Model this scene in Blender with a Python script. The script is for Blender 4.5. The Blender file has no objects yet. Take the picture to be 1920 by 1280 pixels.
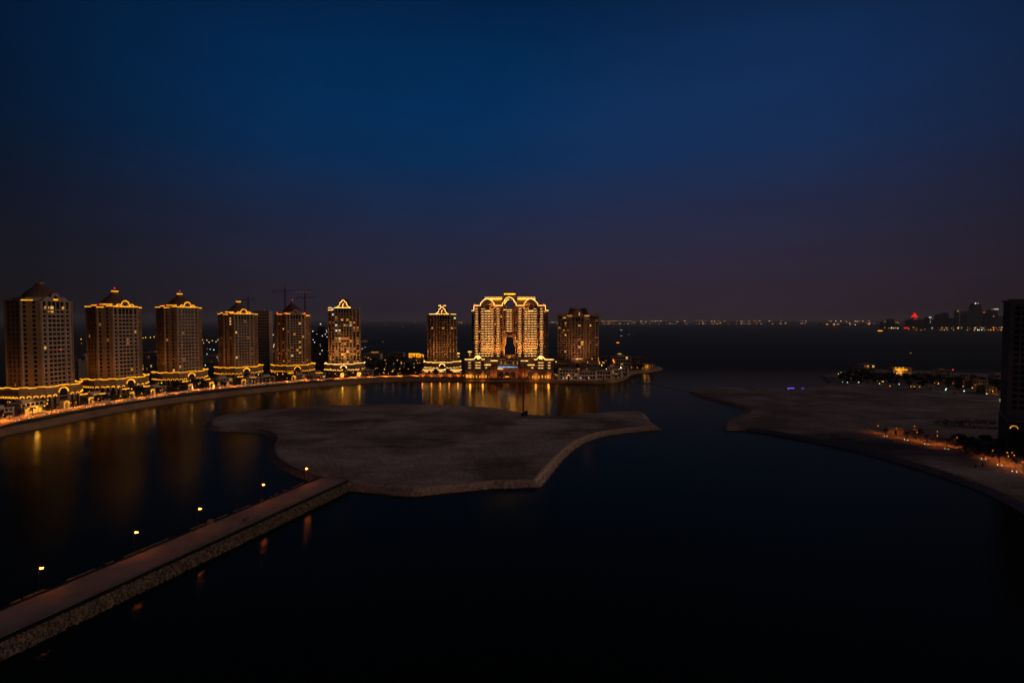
import bpy, math, random
from mathutils import Vector, Matrix
from mathutils.geometry import tessellate_polygon
R = math.radians
rnd = random.Random(7)
scn = bpy.context.scene
COL = scn.collection

# ------------------------------------------------------------------ camera, sky, sun, exposure
CAM_Z = 75.0; FPX = 1000.0; PITCH = math.atan(39 / FPX)
cam_d = bpy.data.cameras.new('camera'); cam = bpy.data.objects.new('camera', cam_d); COL.objects.link(cam)
cam.location = (0, 0, CAM_Z); cam.rotation_euler = (R(90) - PITCH, 0, 0)
cam_d.sensor_width = 36; cam_d.lens = 36 * FPX / 1920; cam_d.clip_start = 0.05; cam_d.clip_end = 60000
scn.camera = cam

SUN_EL, SUN_AZ = R(18), R(97)          # last light in the west, to the right of the frame (azimuth from +Y towards +X)
world = bpy.data.worlds.new('World'); scn.world = world; world.use_nodes = True
wn = world.node_tree; wn.nodes.clear()
def N(nt, t, **k):
    n = nt.nodes.new(t)
    for a, b in k.items(): setattr(n, a, b)
    return n
def ramp(nt, stops, fac=None, interp='LINEAR'):
    r = nt.nodes.new('ShaderNodeValToRGB'); e = r.color_ramp.elements; r.color_ramp.interpolation = interp
    while len(e) > 1: e.remove(e[-1])
    e[0].position = stops[0][0]; e[0].color = (*stops[0][1], 1)
    for p, c in stops[1:]:
        q = e.new(p); q.color = (*c, 1)
    if fac is not None: nt.links.new(fac, r.inputs[0])
    return r
wo = N(wn, 'ShaderNodeOutputWorld'); tc = N(wn, 'ShaderNodeTexCoord'); sep = N(wn, 'ShaderNodeSeparateXYZ')
wn.links.new(tc.outputs['Generated'], sep.inputs[0])
sky = N(wn, 'ShaderNodeTexSky'); sky.sky_type = 'NISHITA'; sky.sun_disc = False
sky.sun_elevation = SUN_EL; sky.sun_rotation = SUN_AZ
b1 = N(wn, 'ShaderNodeBackground'); b1.inputs[1].default_value = 0.0006
wn.links.new(sky.outputs[0], b1.inputs[0])
SKY = [(0.0, (.0215, .0145, .0250)), (.06, (.0205, .0150, .0310)), (.12, (.0170, .0170, .0410)), (.20, (.0092, .0195, .0590)),
       (.28, (.0020, .0240, .0860)), (.36, (.0006, .0255, .0970)), (.43, (.0002, .0225, .0860)), (.50, (.0002, .0155, .0600)), (.70, (.0002, .0060, .025)), (1.0, (.0002, .004, .018))]
rp = ramp(wn, SKY, sep.outputs[2])
gd = Vector((math.sin(R(4)) * math.cos(R(14)), math.cos(R(4)) * math.cos(R(14)), math.sin(R(14))))
dot = N(wn, 'ShaderNodeVectorMath', operation='DOT_PRODUCT'); dot.inputs[1].default_value = gd
wn.links.new(tc.outputs['Generated'], dot.inputs[0])
fall = N(wn, 'ShaderNodeMapRange'); fall.inputs[1].default_value = .60; fall.inputs[2].default_value = 1
fall.inputs[3].default_value = .19; fall.inputs[4].default_value = 1; fall.interpolation_type = 'SMOOTHSTEP'
wn.links.new(dot.outputs['Value'], fall.inputs[0])
nz = N(wn, 'ShaderNodeTexNoise'); nz.inputs['Scale'].default_value = 5; nz.inputs['Detail'].default_value = 3
mp = N(wn, 'ShaderNodeMapping'); mp.inputs['Scale'].default_value = (1, 1, 4)
wn.links.new(tc.outputs['Generated'], mp.inputs[0]); wn.links.new(mp.outputs[0], nz.inputs[0])
nm = N(wn, 'ShaderNodeMapRange'); nm.inputs[3].default_value = .86; nm.inputs[4].default_value = 1.14
wn.links.new(nz.outputs[0], nm.inputs[0])
mu = N(wn, 'ShaderNodeMath', operation='MULTIPLY'); wn.links.new(fall.outputs[0], mu.inputs[0]); wn.links.new(nm.outputs[0], mu.inputs[1])
b2 = N(wn, 'ShaderNodeBackground'); wn.links.new(rp.outputs[0], b2.inputs[0]); wn.links.new(mu.outputs[0], b2.inputs[1])
gw = Vector((math.sin(R(28)), math.cos(R(28)), .06)).normalized()      # reddish last glow towards the west
dt2 = N(wn, 'ShaderNodeVectorMath', operation='DOT_PRODUCT'); dt2.inputs[1].default_value = gw; wn.links.new(tc.outputs['Generated'], dt2.inputs[0])
f2 = N(wn, 'ShaderNodeMapRange'); f2.inputs[1].default_value = .80; f2.inputs[2].default_value = 1; f2.inputs[3].default_value = 0; f2.inputs[4].default_value = 1; f2.interpolation_type = 'SMOOTHSTEP'
wn.links.new(dt2.outputs['Value'], f2.inputs[0])
b3 = N(wn, 'ShaderNodeBackground'); b3.inputs[0].default_value = (.0058, .0018, .0020, 1); wn.links.new(f2.outputs[0], b3.inputs[1])
ad0 = N(wn, 'ShaderNodeAddShader'); wn.links.new(b3.outputs[0], ad0.inputs[0])
ad = N(wn, 'ShaderNodeAddShader'); wn.links.new(b1.outputs[0], ad.inputs[0]); wn.links.new(b2.outputs[0], ad.inputs[1])
wn.links.new(ad.outputs[0], ad0.inputs[1]); wn.links.new(ad0.outputs[0], wo.inputs[0])

sun_d = bpy.data.lights.new('afterglow_sun', 'SUN'); sun = bpy.data.objects.new('afterglow_sun', sun_d); COL.objects.link(sun)
sun_d.energy = 0.40; sun_d.angle = R(36); sun_d.color = (1, .70, .54)
SV = Vector((math.sin(SUN_AZ) * math.cos(SUN_EL), math.cos(SUN_AZ) * math.cos(SUN_EL), math.sin(SUN_EL)))
sun.rotation_euler = SV.to_track_quat('Z', 'Y').to_euler(); sun.location = (0, 0, 300)

vs = scn.view_settings; scn.display_settings.display_device = 'sRGB'
vs.view_transform = 'Standard'; vs.look = 'None'; vs.exposure = 0; vs.gamma = 1; vs.use_curve_mapping = False
HAZE = 5e-5
scn.cycles.use_denoising = True
scn.cycles.max_bounces = 4; scn.cycles.diffuse_bounces = 2; scn.cycles.glossy_bounces = 2
scn.cycles.sample_clamp_indirect = 6

# ------------------------------------------------------------------ helpers
CP, SP = math.cos(PITCH), math.sin(PITCH)
def G(px, py, z=0.0):
    """point of the place at height z that the photograph shows at pixel px, py"""
    u = (px - 960) / FPX; v = (640 - py) / FPX
    d = Vector((u, CP + v * SP, -SP + v * CP)); t = (z - CAM_Z) / d.z
    return Vector((d.x * t, d.y * t, z))
def at_depth(px, py, Y):
    u = (px - 960) / FPX; v = (640 - py) / FPX
    d = Vector((u, CP + v * SP, -SP + v * CP)); t = Y / d.y
    return Vector((d.x * t, Y, CAM_Z + d.z * t))

class MB:
    def __init__(s): s.v = []; s.f = []
    def add(s, vs_, fs): 
        n = len(s.v); s.v += [tuple(p) for p in vs_]; s.f += [tuple(i + n for i in f) for f in fs]; return s
    def box(s, x0, x1, y0, y1, z0, z1, T=None):
        c = [(x0,y0,z0),(x1,y0,z0),(x1,y1,z0),(x0,y1,z0),(x0,y0,z1),(x1,y0,z1),(x1,y1,z1),(x0,y1,z1)]
        if T: c = [T(*p) for p in c]
        return s.add(c, [(3,2,1,0),(4,5,6,7),(0,1,5,4),(1,2,6,5),(2,3,7,6),(3,0,4,7)])
    def frust(s, x0, x1, y0, y1, z0, X0, X1, Y0, Y1, z1):
        return s.add([(x0,y0,z0),(x1,y0,z0),(x1,y1,z0),(x0,y1,z0),(X0,Y0,z1),(X1,Y0,z1),(X1,Y1,z1),(X0,Y1,z1)],
                     [(3,2,1,0),(4,5,6,7),(0,1,5,4),(1,2,6,5),(2,3,7,6),(3,0,4,7)])
    def prism(s, poly, z0, z1):
        n = len(poly)
        return s.add([(p[0],p[1],z0) for p in poly] + [(p[0],p[1],z1) for p in poly],
                     [tuple(range(n))[::-1], tuple(range(n, 2*n))] + [(i,(i+1)%n,n+(i+1)%n,n+i) for i in range(n)])
    def loft(s, rings, cap=True):
        n = len(rings[0]); fs = []
        for k in range(len(rings)-1):
            for i in range(n): fs.append((k*n+i, k*n+(i+1)%n, (k+1)*n+(i+1)%n, (k+1)*n+i))
        if cap: fs += [tuple(range(n))[::-1], tuple((len(rings)-1)*n+i for i in range(n))]
        return s.add([p for r in rings for p in r], fs)
    def tube(s, pts, r, n=5, T=None, taper=1.0):
        pts = [Vector(p) for p in pts]; rings = []
        for i, p in enumerate(pts):
            d = (pts[min(i+1,len(pts)-1)] - pts[max(i-1,0)]).normalized()
            a = d.cross(Vector((0,0,1)) if abs(d.z) < .9 else Vector((1,0,0))).normalized(); b = d.cross(a)
            rr = r * (1 + (taper-1) * i / max(1,len(pts)-1))
            rings.append([p + rr*(a*math.cos(t)+b*math.sin(t)) for t in [2*math.pi*j/n for j in range(n)]])
        if T: rings = [[T(*q) for q in g] for g in rings]
        return s.loft(rings)
    def ball(s, c, r, n=8, m=5, sz=1.0):
        rings = []
        for k in range(m+1):
            a = -math.pi/2 + math.pi*k/m; q = max(math.cos(a), .02)
            rings.append([(c[0]+r*q*math.cos(2*math.pi*i/n), c[1]+r*q*math.sin(2*math.pi*i/n), c[2]+r*sz*math.sin(a)) for i in range(n)])
        return s.loft(rings)
    def plate(s, outer, holes, y0, y1, T=None):
        """outline in (x, z) with holes, given its real thickness from y0 to y1"""
        loops = [outer] + list(holes); fl = [p for l in loops for p in l]; n = len(fl)
        tri = tessellate_polygon([[Vector((p[0],p[1],0)) for p in l] for l in loops])
        vs_ = [(p[0],y0,p[1]) for p in fl] + [(p[0],y1,p[1]) for p in fl]
        fs = [tuple(t) for t in tri] + [tuple(i+n for i in t)[::-1] for t in tri]; o = 0
        for l in loops:
            m = len(l)
            for i in range(m): a, b = o+i, o+(i+1)%m; fs.append((a,b,b+n,a+n))
            o += m
        if T: vs_ = [T(*p) for p in vs_]
        return s.add(vs_, fs)
    def mesh(s, name, mat):
        me = bpy.data.meshes.new(name); me.from_pydata(s.v, [], s.f); me.update()
        import bmesh
        bm = bmesh.new(); bm.from_mesh(me); bmesh.ops.recalc_face_normals(bm, faces=bm.faces[:]); bm.to_mesh(me); bm.free()
        if mat: me.materials.append(mat)
        return me
    def obj(s, name, mat, parent=None):
        o = bpy.data.objects.new(name, s.mesh(name, mat)); COL.objects.link(o)
        if parent: o.parent = parent
        return o
def tag(o, label=None, cat=None, group=None, kind=None):
    if label: o['label'] = label
    if cat: o['category'] = cat
    if group: o['group'] = group
    if kind: o['kind'] = kind
    return o
def thing(name, label, cat, loc=(0,0,0), rz=0.0, group=None):
    o = bpy.data.objects.new(name, None); COL.objects.link(o); o.location = loc; o.rotation_euler = (0,0,rz)
    return tag(o, label, cat, group)
def inst(name, me, parent=None, loc=(0,0,0), rz=0.0, sc=None):
    o = bpy.data.objects.new(name, me); COL.objects.link(o); o.location = loc; o.rotation_euler = (0,0,rz)
    if sc: o.scale = sc
    if parent: o.parent = parent
    return o
def copy_tree(o, parent=None):
    c = o.copy(); COL.objects.link(c)
    if parent: c.parent = parent
    for ch in list(o.children): copy_tree(ch, c)
    return c
def lamp(parent, loc, power, col, radius=.4, kind='POINT', aim=None, angle=90, blend=.6):
    d = bpy.data.lights.new('lamp_light', kind); d.energy = power; d.color = col; d.shadow_soft_size = radius*2.5 if kind == 'POINT' else radius
    if kind == 'SPOT': d.spot_size = R(angle); d.spot_blend = blend
    o = bpy.data.objects.new('lamp_light', d); COL.objects.link(o); o.location = loc
    if aim is not None: o.rotation_euler = (Vector(loc) - Vector(aim)).to_track_quat('Z', 'Y').to_euler()
    if parent: o.parent = parent
    return o
ORD = ('first second third fourth fifth sixth seventh eighth ninth tenth eleventh twelfth thirteenth fourteenth fifteenth sixteenth seventeenth '
       'eighteenth nineteenth twentieth').split()
for t_ in ('twenty', 'thirty', 'forty', 'fifty'):
    ORD += [t_ + '-' + x for x in ORD[:9]] + [{'twenty':'thirtieth','thirty':'fortieth','forty':'fiftieth','fifty':'sixtieth'}[t_]]

# ------------------------------------------------------------------ materials
def pmat(name, col, rough=.8, var=.25, scale=.15, bump=0.0, bscale=2.0, spec=.3, metal=0.0, col2=None):
    m = bpy.data.materials.new(name); m.use_nodes = True; nt = m.node_tree; p = nt.nodes['Principled BSDF']
    p.inputs['Roughness'].default_value = rough; p.inputs['Specular IOR Level'].default_value = spec; p.inputs['Metallic'].default_value = metal
    g = N(nt, 'ShaderNodeNewGeometry'); n = N(nt, 'ShaderNodeTexNoise'); n.inputs['Scale'].default_value = scale; n.inputs['Detail'].default_value = 5
    nt.links.new(g.outputs['Position'], n.inputs['Vector'])
    c2 = col2 or tuple(c * (1 + var) for c in col); c1 = tuple(c * (1 - var) for c in col)
    r = ramp(nt, [(.3, c1), (.7, c2)], n.outputs[0]); nt.links.new(r.outputs[0], p.inputs['Base Color'])
    if bump:
        n2 = N(nt, 'ShaderNodeTexNoise'); n2.inputs['Scale'].default_value = bscale; n2.inputs['Detail'].default_value = 4
        nt.links.new(g.outputs['Position'], n2.inputs['Vector'])
        b = N(nt, 'ShaderNodeBump'); b.inputs['Strength'].default_value = 1; b.inputs['Distance'].default_value = bump
        nt.links.new(n2.outputs[0], b.inputs['Height']); nt.links.new(b.outputs[0], p.inputs['Normal'])
    return m
def emat(name, col, s):
    m = bpy.data.materials.new(name); m.use_nodes = True; nt = m.node_tree; p = nt.nodes['Principled BSDF']
    p.inputs['Base Color'].default_value = (*[min(1, c*.5) for c in col], 1)
    g = N(nt, 'ShaderNodeNewGeometry'); n = N(nt, 'ShaderNodeTexNoise'); n.inputs['Scale'].default_value = .3; n.inputs['Detail'].default_value = 3
    nt.links.new(g.outputs['Position'], n.inputs['Vector'])
    mr = N(nt, 'ShaderNodeMapRange'); mr.inputs[1].default_value = .3; mr.inputs[2].default_value = .7
    mr.inputs[3].default_value = s * .5; mr.inputs[4].default_value = s * 1.45
    nt.links.new(n.outputs[0], mr.inputs[0]); nt.links.new(mr.outputs[0], p.inputs['Emission Strength'])
    p.inputs['Emission Color'].default_value = (*col, 1)
    return m
M = {}
M['stone'] = pmat('cream_stone', (.42, .31, .235), .85, .16, .12)
M['stone_tan'] = pmat('tan_stone', (.40, .27, .165), .85, .18, .1)
M['ochre'] = pmat('recess_shade_stone', (.27, .155, .075), .85, .2, .12)  # darker stone: recess shade of chamfer and side faces put into the colour
M['stone_red'] = pmat('red_brown_stone', (.30, .13, .07), .85, .2, .12)
M['stone_grey'] = pmat('grey_concrete', (.50, .38, .30), .9, .2, .1)
M['villa'] = pmat('villa_plaster', (.66, .51, .40), .85, .22, .06)
M['villa_pink'] = pmat('villa_terracotta_plaster', (.26, .15, .10), .85, .2, .06)
M['tile'] = pmat('roof_tile', (.16, .075, .05), .7, .25, .5, .1, 3)
M['dome'] = pmat('dome_tile', (.14, .08, .065), .6, .25, .4, .1, 3)
M['glass'] = pmat('dark_window_glass', (.012, .010, .010), .12, .5, .1, spec=.5)
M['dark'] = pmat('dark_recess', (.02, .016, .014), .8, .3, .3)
M['sand'] = pmat('island_sand', (.31, .235, .185), .95, .0, .05)
M['rock'] = pmat('rock_revetment', (.56, .38, .29), .95, .3, .8, .2, .9)
M['armour'] = pmat('causeway_armour_rock', (.165, .12, .09), .95, .5, .8, .4, .9)
M['prom'] = pmat('promenade_paving', (.34, .21, .13), .85, .15, .1)
M['beach'] = pmat('beach_slope', (.42, .25, .14), .95, .25, .08, .3, .5)
M['asphalt'] = pmat('causeway_surface', (.27, .225, .22), .85, .2, .15, .05, 2)
M['verge'] = pmat('dark_verge', (.008, .008, .006), .95, .5, .6, .4, 1.5)
M['kerb'] = pmat('kerb_concrete', (.15, .125, .11), .85, .3, .4)
M['leaf'] = pmat('dark_leaf', (.045, .055, .022), .7, .4, .4)
M['palm'] = pmat('palm_leaf', (.055, .06, .028), .6, .3, .6)
M['bark'] = pmat('bark', (.11, .075, .05), .9, .3, 2)
M['metal'] = pmat('dark_metal', (.02, .02, .02), .5, .2, 1, metal=.4)
M['crane'] = pmat('crane_steel', (.16, .09, .05), .6, .2, .5)
M['boat'] = pmat('boat_hull', (.35, .33, .33), .5, .1, 1)
M['land'] = pmat('city_ground', (.10, .08, .06), .95, .4, .03)
M['lawn'] = pmat('garden_ground', (.05, .045, .028), .95, .4, .05)
M['far'] = pmat('far_facade', (.05, .045, .055), .8, .3, .01)
M['rope'] = pmat('boom_float', (.25, .2, .17), .8, .2, 1)
AMB = (1, .46, .035); WRM = (1, .62, .20); ORG = (1, .30, .03); WHT = (1, .93, .85)
E_ = {}
E_['amber'] = emat('amber_neon', (1, .38, .012), 1.7)
E_['amber_dim'] = emat('amber_neon_dim', (1, .42, .03), .9)
E_['warm'] = emat('warm_neon', (1, .52, .13), 2.6)
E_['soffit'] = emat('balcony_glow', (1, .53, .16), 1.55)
E_['roofglow'] = emat('roof_light', (1, .48, .03), 3.5)
E_['win_a'] = emat('lit_window_amber', (1, .44, .04), .55)
E_['win_b'] = emat('lit_window_warm', (1, .58, .14), .7)
E_['win_d'] = emat('lit_window_dim', (1, .40, .06), .14)
E_['win_o'] = emat('lit_window_orange', (1, .28, .03), .6)
E_['win_w'] = emat('lit_window_white', (.8, .95, .85), .8)
E_['bulb'] = emat('lamp_bulb', (1, .50, .12), 14)
E_['bulb_w'] = emat('white_bulb', (1, .80, .50), 2.4)
E_['dot_y'] = emat('yellow_garden_bulb', (1, .50, .04), 2.4)
E_['dot_o'] = emat('orange_bulb', (1, .27, .015), 2.6)
E_['dot_w'] = emat('cool_white_bulb', (.9, 1, 1), 1.6)
E_['dot_g'] = emat('green_white_bulb', (.35, 1, .6), 3)
E_['red'] = emat('red_beacon', (1, .02, .02), 4)
E_['redglow'] = emat('red_lit_dome', (1, .012, .012), 1.2)
E_['blue'] = emat('blue_white_strip', (.45, .65, 1), .7)
E_['violet'] = emat('violet_deck_light', (.22, .08, 1), 1.6)
E_['head'] = emat('street_lamp_head', (1, .20, .016), 75)
E_['facade_wash'] = emat('golden_lobby', (1, .42, .03), 1.0)

# sand: patches of damp and tyre-worn ground
def sand_detail(m, k=1.0):
    nt = m.node_tree; p = nt.nodes['Principled BSDF']; g = N(nt, 'ShaderNodeNewGeometry')
    a = N(nt, 'ShaderNodeTexNoise'); a.inputs['Scale'].default_value = .022; a.inputs['Detail'].default_value = 8; a.inputs['Roughness'].default_value = .62; a.inputs['Distortion'].default_value = .6
    b = N(nt, 'ShaderNodeTexNoise'); b.inputs['Scale'].default_value = .5; b.inputs['Detail'].default_value = 6
    nt.links.new(g.outputs['Position'], a.inputs['Vector']); nt.links.new(g.outputs['Position'], b.inputs['Vector'])
    r = ramp(nt, [(.40, (.26, .18, .15)), (.47, (.40, .285, .24)), (.54, (.48, .365, .31)), (.62, (.62, .50, .44))], a.outputs[0])
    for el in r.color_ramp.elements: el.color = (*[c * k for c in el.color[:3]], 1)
    r2 = ramp(nt, [(.3, (.72, .72, .72)), (.7, (1.15, 1.15, 1.15))], b.outputs[0])
    mq = N(nt, 'ShaderNodeMapping'); mq.inputs['Scale'].default_value = (.012, .09, .1); mq.inputs['Rotation'].default_value = (0, 0, -.25); nt.links.new(g.outputs['Position'], mq.inputs[0])
    c = N(nt, 'ShaderNodeTexNoise'); c.inputs['Scale'].default_value = 1; c.inputs['Detail'].default_value = 6; c.inputs['Distortion'].default_value = 1.2; nt.links.new(mq.outputs[0], c.inputs['Vector'])
    r3 = ramp(nt, [(.36, (.62, .60, .58)), (.46, (.95, .95, .95)), (.6, (1, 1, 1)), (.7, (1.18, 1.18, 1.2))], c.outputs[0])      # graded and driven-over streaks
    m3 = N(nt, 'ShaderNodeMix', data_type='RGBA', blend_type='MULTIPLY'); m3.inputs[0].default_value = 1; nt.links.new(r.outputs[0], m3.inputs[6]); nt.links.new(r3.outputs[0], m3.inputs[7])
    mx = N(nt, 'ShaderNodeMix', data_type='RGBA', blend_type='MULTIPLY'); mx.inputs[0].default_value = 1
    nt.links.new(m3.outputs[2], mx.inputs[6]); nt.links.new(r2.outputs[0], mx.inputs[7]); nt.links.new(mx.outputs[2], p.inputs['Base Color'])
    bp = N(nt, 'ShaderNodeBump'); bp.inputs['Strength'].default_value = 1; bp.inputs['Distance'].default_value = .35
    nt.links.new(b.outputs[0], bp.inputs['Height']); nt.links.new(bp.outputs[0], p.inputs['Normal'])
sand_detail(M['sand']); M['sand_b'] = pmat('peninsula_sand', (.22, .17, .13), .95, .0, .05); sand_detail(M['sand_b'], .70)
def water_mat():
    m = bpy.data.materials.new('bay_water'); m.use_nodes = True; nt = m.node_tree; nt.nodes.clear(); out = N(nt, 'ShaderNodeOutputMaterial')
    df = N(nt, 'ShaderNodeBsdfDiffuse'); df.inputs[0].default_value = (.0030, .0058, .0056, 1)
    gl = N(nt, 'ShaderNodeBsdfGlossy'); gl.inputs[0].default_value = (1, .90, .62, 1)
    g = N(nt, 'ShaderNodeNewGeometry'); sp = N(nt, 'ShaderNodeSeparateXYZ'); nt.links.new(g.outputs['Position'], sp.inputs[0])
    ro = N(nt, 'ShaderNodeMapRange')      # sheltered lagoon near, open choppy sea beyond
    ro.inputs[1].default_value = 640; ro.inputs[2].default_value = 1000; ro.inputs[3].default_value = .085; ro.inputs[4].default_value = .30
    nt.links.new(sp.outputs[1], ro.inputs[0]); nt.links.new(ro.outputs[0], gl.inputs['Roughness'])
    mpp = N(nt, 'ShaderNodeMapping'); mpp.inputs['Scale'].default_value = (.7, 1.25, 1); mpp.inputs['Rotation'].default_value = (0, 0, .3)
    nt.links.new(g.outputs['Position'], mpp.inputs[0])
    a = N(nt, 'ShaderNodeTexNoise'); a.inputs['Scale'].default_value = .75; a.inputs['Detail'].default_value = 4
    b = N(nt, 'ShaderNodeTexNoise'); b.inputs['Scale'].default_value = .012; b.inputs['Detail'].default_value = 3
    nt.links.new(mpp.outputs[0], a.inputs['Vector']); nt.links.new(mpp.outputs[0], b.inputs['Vector'])
    mr = N(nt, 'ShaderNodeMapRange'); mr.inputs[1].default_value = .35; mr.inputs[2].default_value = .7; mr.inputs[3].default_value = .06; mr.inputs[4].default_value = .15
    nt.links.new(b.outputs[0], mr.inputs[0])
    bp = N(nt, 'ShaderNodeBump'); bp.inputs['Strength'].default_value = 1
    nt.links.new(mr.outputs[0], bp.inputs['Distance']); nt.links.new(a.outputs[0], bp.inputs['Height'])
    fr = N(nt, 'ShaderNodeFresnel'); fr.inputs[0].default_value = 1.33      # ruffled water mirrors less than a flat sheet
    pw = N(nt, 'ShaderNodeMath', operation='POWER'); pw.inputs[1].default_value = 1.5; nt.links.new(fr.outputs[0], pw.inputs[0])
    ml = N(nt, 'ShaderNodeMath', operation='MULTIPLY'); nt.links.new(pw.outputs[0], ml.inputs[0])
    ch = N(nt, 'ShaderNodeMapRange'); ch.inputs[1].default_value = 600; ch.inputs[2].default_value = 840; ch.inputs[3].default_value = 1.15; ch.inputs[4].default_value = .24
    nt.links.new(sp.outputs[1], ch.inputs[0]); nt.links.new(ch.outputs[0], ml.inputs[1])
    nt.links.new(bp.outputs[0], gl.inputs['Normal'])
    mx = N(nt, 'ShaderNodeMixShader'); nt.links.new(ml.outputs[0], mx.inputs[0]); nt.links.new(df.outputs[0], mx.inputs[1]); nt.links.new(gl.outputs[0], mx.inputs[2])
    nt.links.new(mx.outputs[0], out.inputs[0]); return m
M['water'] = water_mat()

# ------------------------------------------------------------------ setting: water, land, islands
MB().add([(-30000,-3000,0),(30000,-3000,0),(30000,45000,0),(-30000,45000,0)], [(0,1,2,3)]).obj('water', M['water'])['kind'] = 'structure'

def smooth(pts, n=4):
    out = []
    for i in range(len(pts)-1):
        p0, p1, p2, p3 = pts[max(i-1,0)], pts[i], pts[i+1], pts[min(i+2,len(pts)-1)]
        for k in range(n):
            t = k/n
            out.append(.5*((2*p1)+(p2-p0)*t+(2*p0-5*p1+4*p2-p3)*t*t+(3*p1-p0-3*p2+p3)*t**3))
    out.append(pts[-1]); return out
def area(p): return sum(a.x*b.y-b.x*a.y for a, b in zip(p, p[1:]+p[:1]))/2
def inset(poly, d):
    s = 1 if area(poly) > 0 else -1; out = []; n = len(poly)
    for i in range(n):
        a, b, c = poly[i-1], poly[i], poly[(i+1) % n]
        n1 = Vector((-(b-a).y, (b-a).x, 0)).normalized()*s; n2 = Vector((-(c-b).y, (c-b).x, 0)).normalized()*s
        m = (n1+n2); m = m.normalized() if m.length > .1 else n1
        out.append(b + m*d/max(.5, m.dot(n1)))
    return out
def slab(poly, name, bank_name, top_mat, bank_mat, h, w, lip=.5):
    """raised ground with a rough sloping bank down into the water"""
    top = inset(poly, w); zt = [Vector((p.x,p.y,h)) for p in top]
    mb = MB(); n = len(poly)
    tri = tessellate_polygon([zt]); mb.add(zt, [tuple(t) for t in tri]); o = mb.obj(name, top_mat); o['kind'] = 'structure'
    bk = MB(); dense = []
    for i in range(n):
        a, b = poly[i], poly[(i+1)%n]; ta, tb = zt[i], zt[(i+1)%n]; k = max(1, int((b-a).length/2.2))
        for j in range(k): dense.append((a.lerp(b,j/k), ta.lerp(tb,j/k)))
    rings = []; st = 5
    for q in range(st+1):
        f = q/st; ring = []
        for a, t in dense:
            p = Vector((a.x,a.y,-.8)).lerp(Vector((t.x,t.y,h+ (lip if q == st-1 else 0))), f)
            if q == st: p.z = h - .05
            elif q: p += Vector((rnd.uniform(-.2,.2), rnd.uniform(-.2,.2), rnd.uniform(-.12,.12)))
            else: p += Vector((a.x-t.x, a.y-t.y, 0)).normalized()*.6
            ring.append(p)
        rings.append(ring)
    # an inner lip so the bank reads as a rounded berm
    rings.append([Vector((t.x,t.y,h-.3)) + (Vector((t.x-a.x,t.y-a.y,0)).normalized()*1.2) for a, t in dense])
    bk.loft(rings, cap=False); ob = bk.obj(bank_name, bank_mat); ob['kind'] = 'structure'
    return o

# the bare island in the middle of the bay
IA = [(382,797),(386,805),(407,809),(449,810),(485,814),(506,825),(500,843),(501,861),(517,877),(540,889),(577,903),(612,913),(650,921),
      (701,926),(770,932),(838,926),(930,917),(1017,915),(1026,905),(1045,880),(1063,859),(1080,843),(1103,829),(1136,818),(1196,810),(1244,806)]
IA_far = [(1222,790),(1205,774),(1132,775),(1068,780),(1022,782),(994,778),(953,770),(884,764),(770,760),(655,762),(563,766),(472,772),(417,780),(389,788)]
ia = smooth([G(*p) for p in IA[:17]], 4) + [G(*p) for p in IA[17:19]] + smooth([G(*p) for p in IA[19:]], 3) + smooth([G(p[0], p[1]+1.2, 0) for p in IA_far], 3)
slab(ia, 'island_ground', 'island_rock_bank', M['sand'], M['rock'], 2.6, 5.5)

IB = [(1287,735),(1300,741),(1327,748),(1360,757),(1387,765),(1398,772),(1394,778),(1373,783),(1355,793),(1350,801),(1358,807),(1400,808),
      (1447,815),(1513,827),(1580,841),(1647,858),(1713,878),(1780,900),(1847,927),(1900,955),(1960,990),(2060,1060)]
ibn = smooth([G(*p) for p in IB], 4)
ibf = [Vector((420,60,0)), Vector((900,300,0)), Vector((1400,640,0)), G(1920,716), G(1873,704), G(1780,700), G(1700,695), G(1640,694), G(1590,697), G(1555,702), G(1535,706),
       G(1552,719), G(1530,728), G(1480,733), G(1430,731), G(1380,728), G(1330,730)]
ibp = ibn + ibf
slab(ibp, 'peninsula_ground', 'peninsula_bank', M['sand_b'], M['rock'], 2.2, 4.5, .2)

# mainland with the curved promenade
WL = [(-60,838),(16,816),(86,801.6),(148,788.5),(213,775),(300,760),(384,748.2),(478,737.2),(560,728.5),(640,721.5),(706,717),(781,714.7),(860,714.4),(950,715.4),(1030,717.4),
      (1096,719),(1140,718.2),(1163,715.5),(1177,709.5),(1190,701.5),(1222,697.5),(1243,693.5),(1243,689.8),(1230,686),(1195,676),(1150,669),(1080,667)]
PR = [(-60,812),(13,792),(69,780),(148,766),(223,754),(300,743),(338,737.3),(384,731),(457,724),(540,717),(613,712),(706,707.5),(781,705.6),(860,705.6),(950,707),(1040,709)]
wl = smooth([G(*p) for p in WL], 4)
back = [G(1000,664), G(860,662), G(780,664), G(710,657), G(680,652), G(600,640), G(420,632), G(200,630), Vector((-1900,1500,0)), Vector((-1500,700,0)), Vector((-700,330,0))]
slab(wl + back, 'mainland_ground', 'beach_slope', M['lawn'], M['beach'], 3.9, 9.0, 0)
prom = smooth([G(p[0], p[1], 4.0) for p in PR], 6)
pl = [0]
for a, b in zip(prom, prom[1:]): pl.append(pl[-1] + (b-a).length)
PLEN = pl[-1]
def along(s, off=0.0):
    """point on the promenade line s metres from its left end, off metres inland; with the direction"""
    s = max(0, min(PLEN-.01, s)); i = max(k for k in range(len(pl)) if pl[k] <= s); i = min(i, len(prom)-2)
    a, b = prom[i], prom[i+1]; d = (b-a).normalized(); p = a + d*(s-pl[i]); n = Vector((-d.y, d.x, 0))
    return p + n*off, d
def s_of(px):
    best = min(range(0, int(PLEN)), key=lambda s: abs(proj(along(s)[0])[0] - px)); return best
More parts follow.
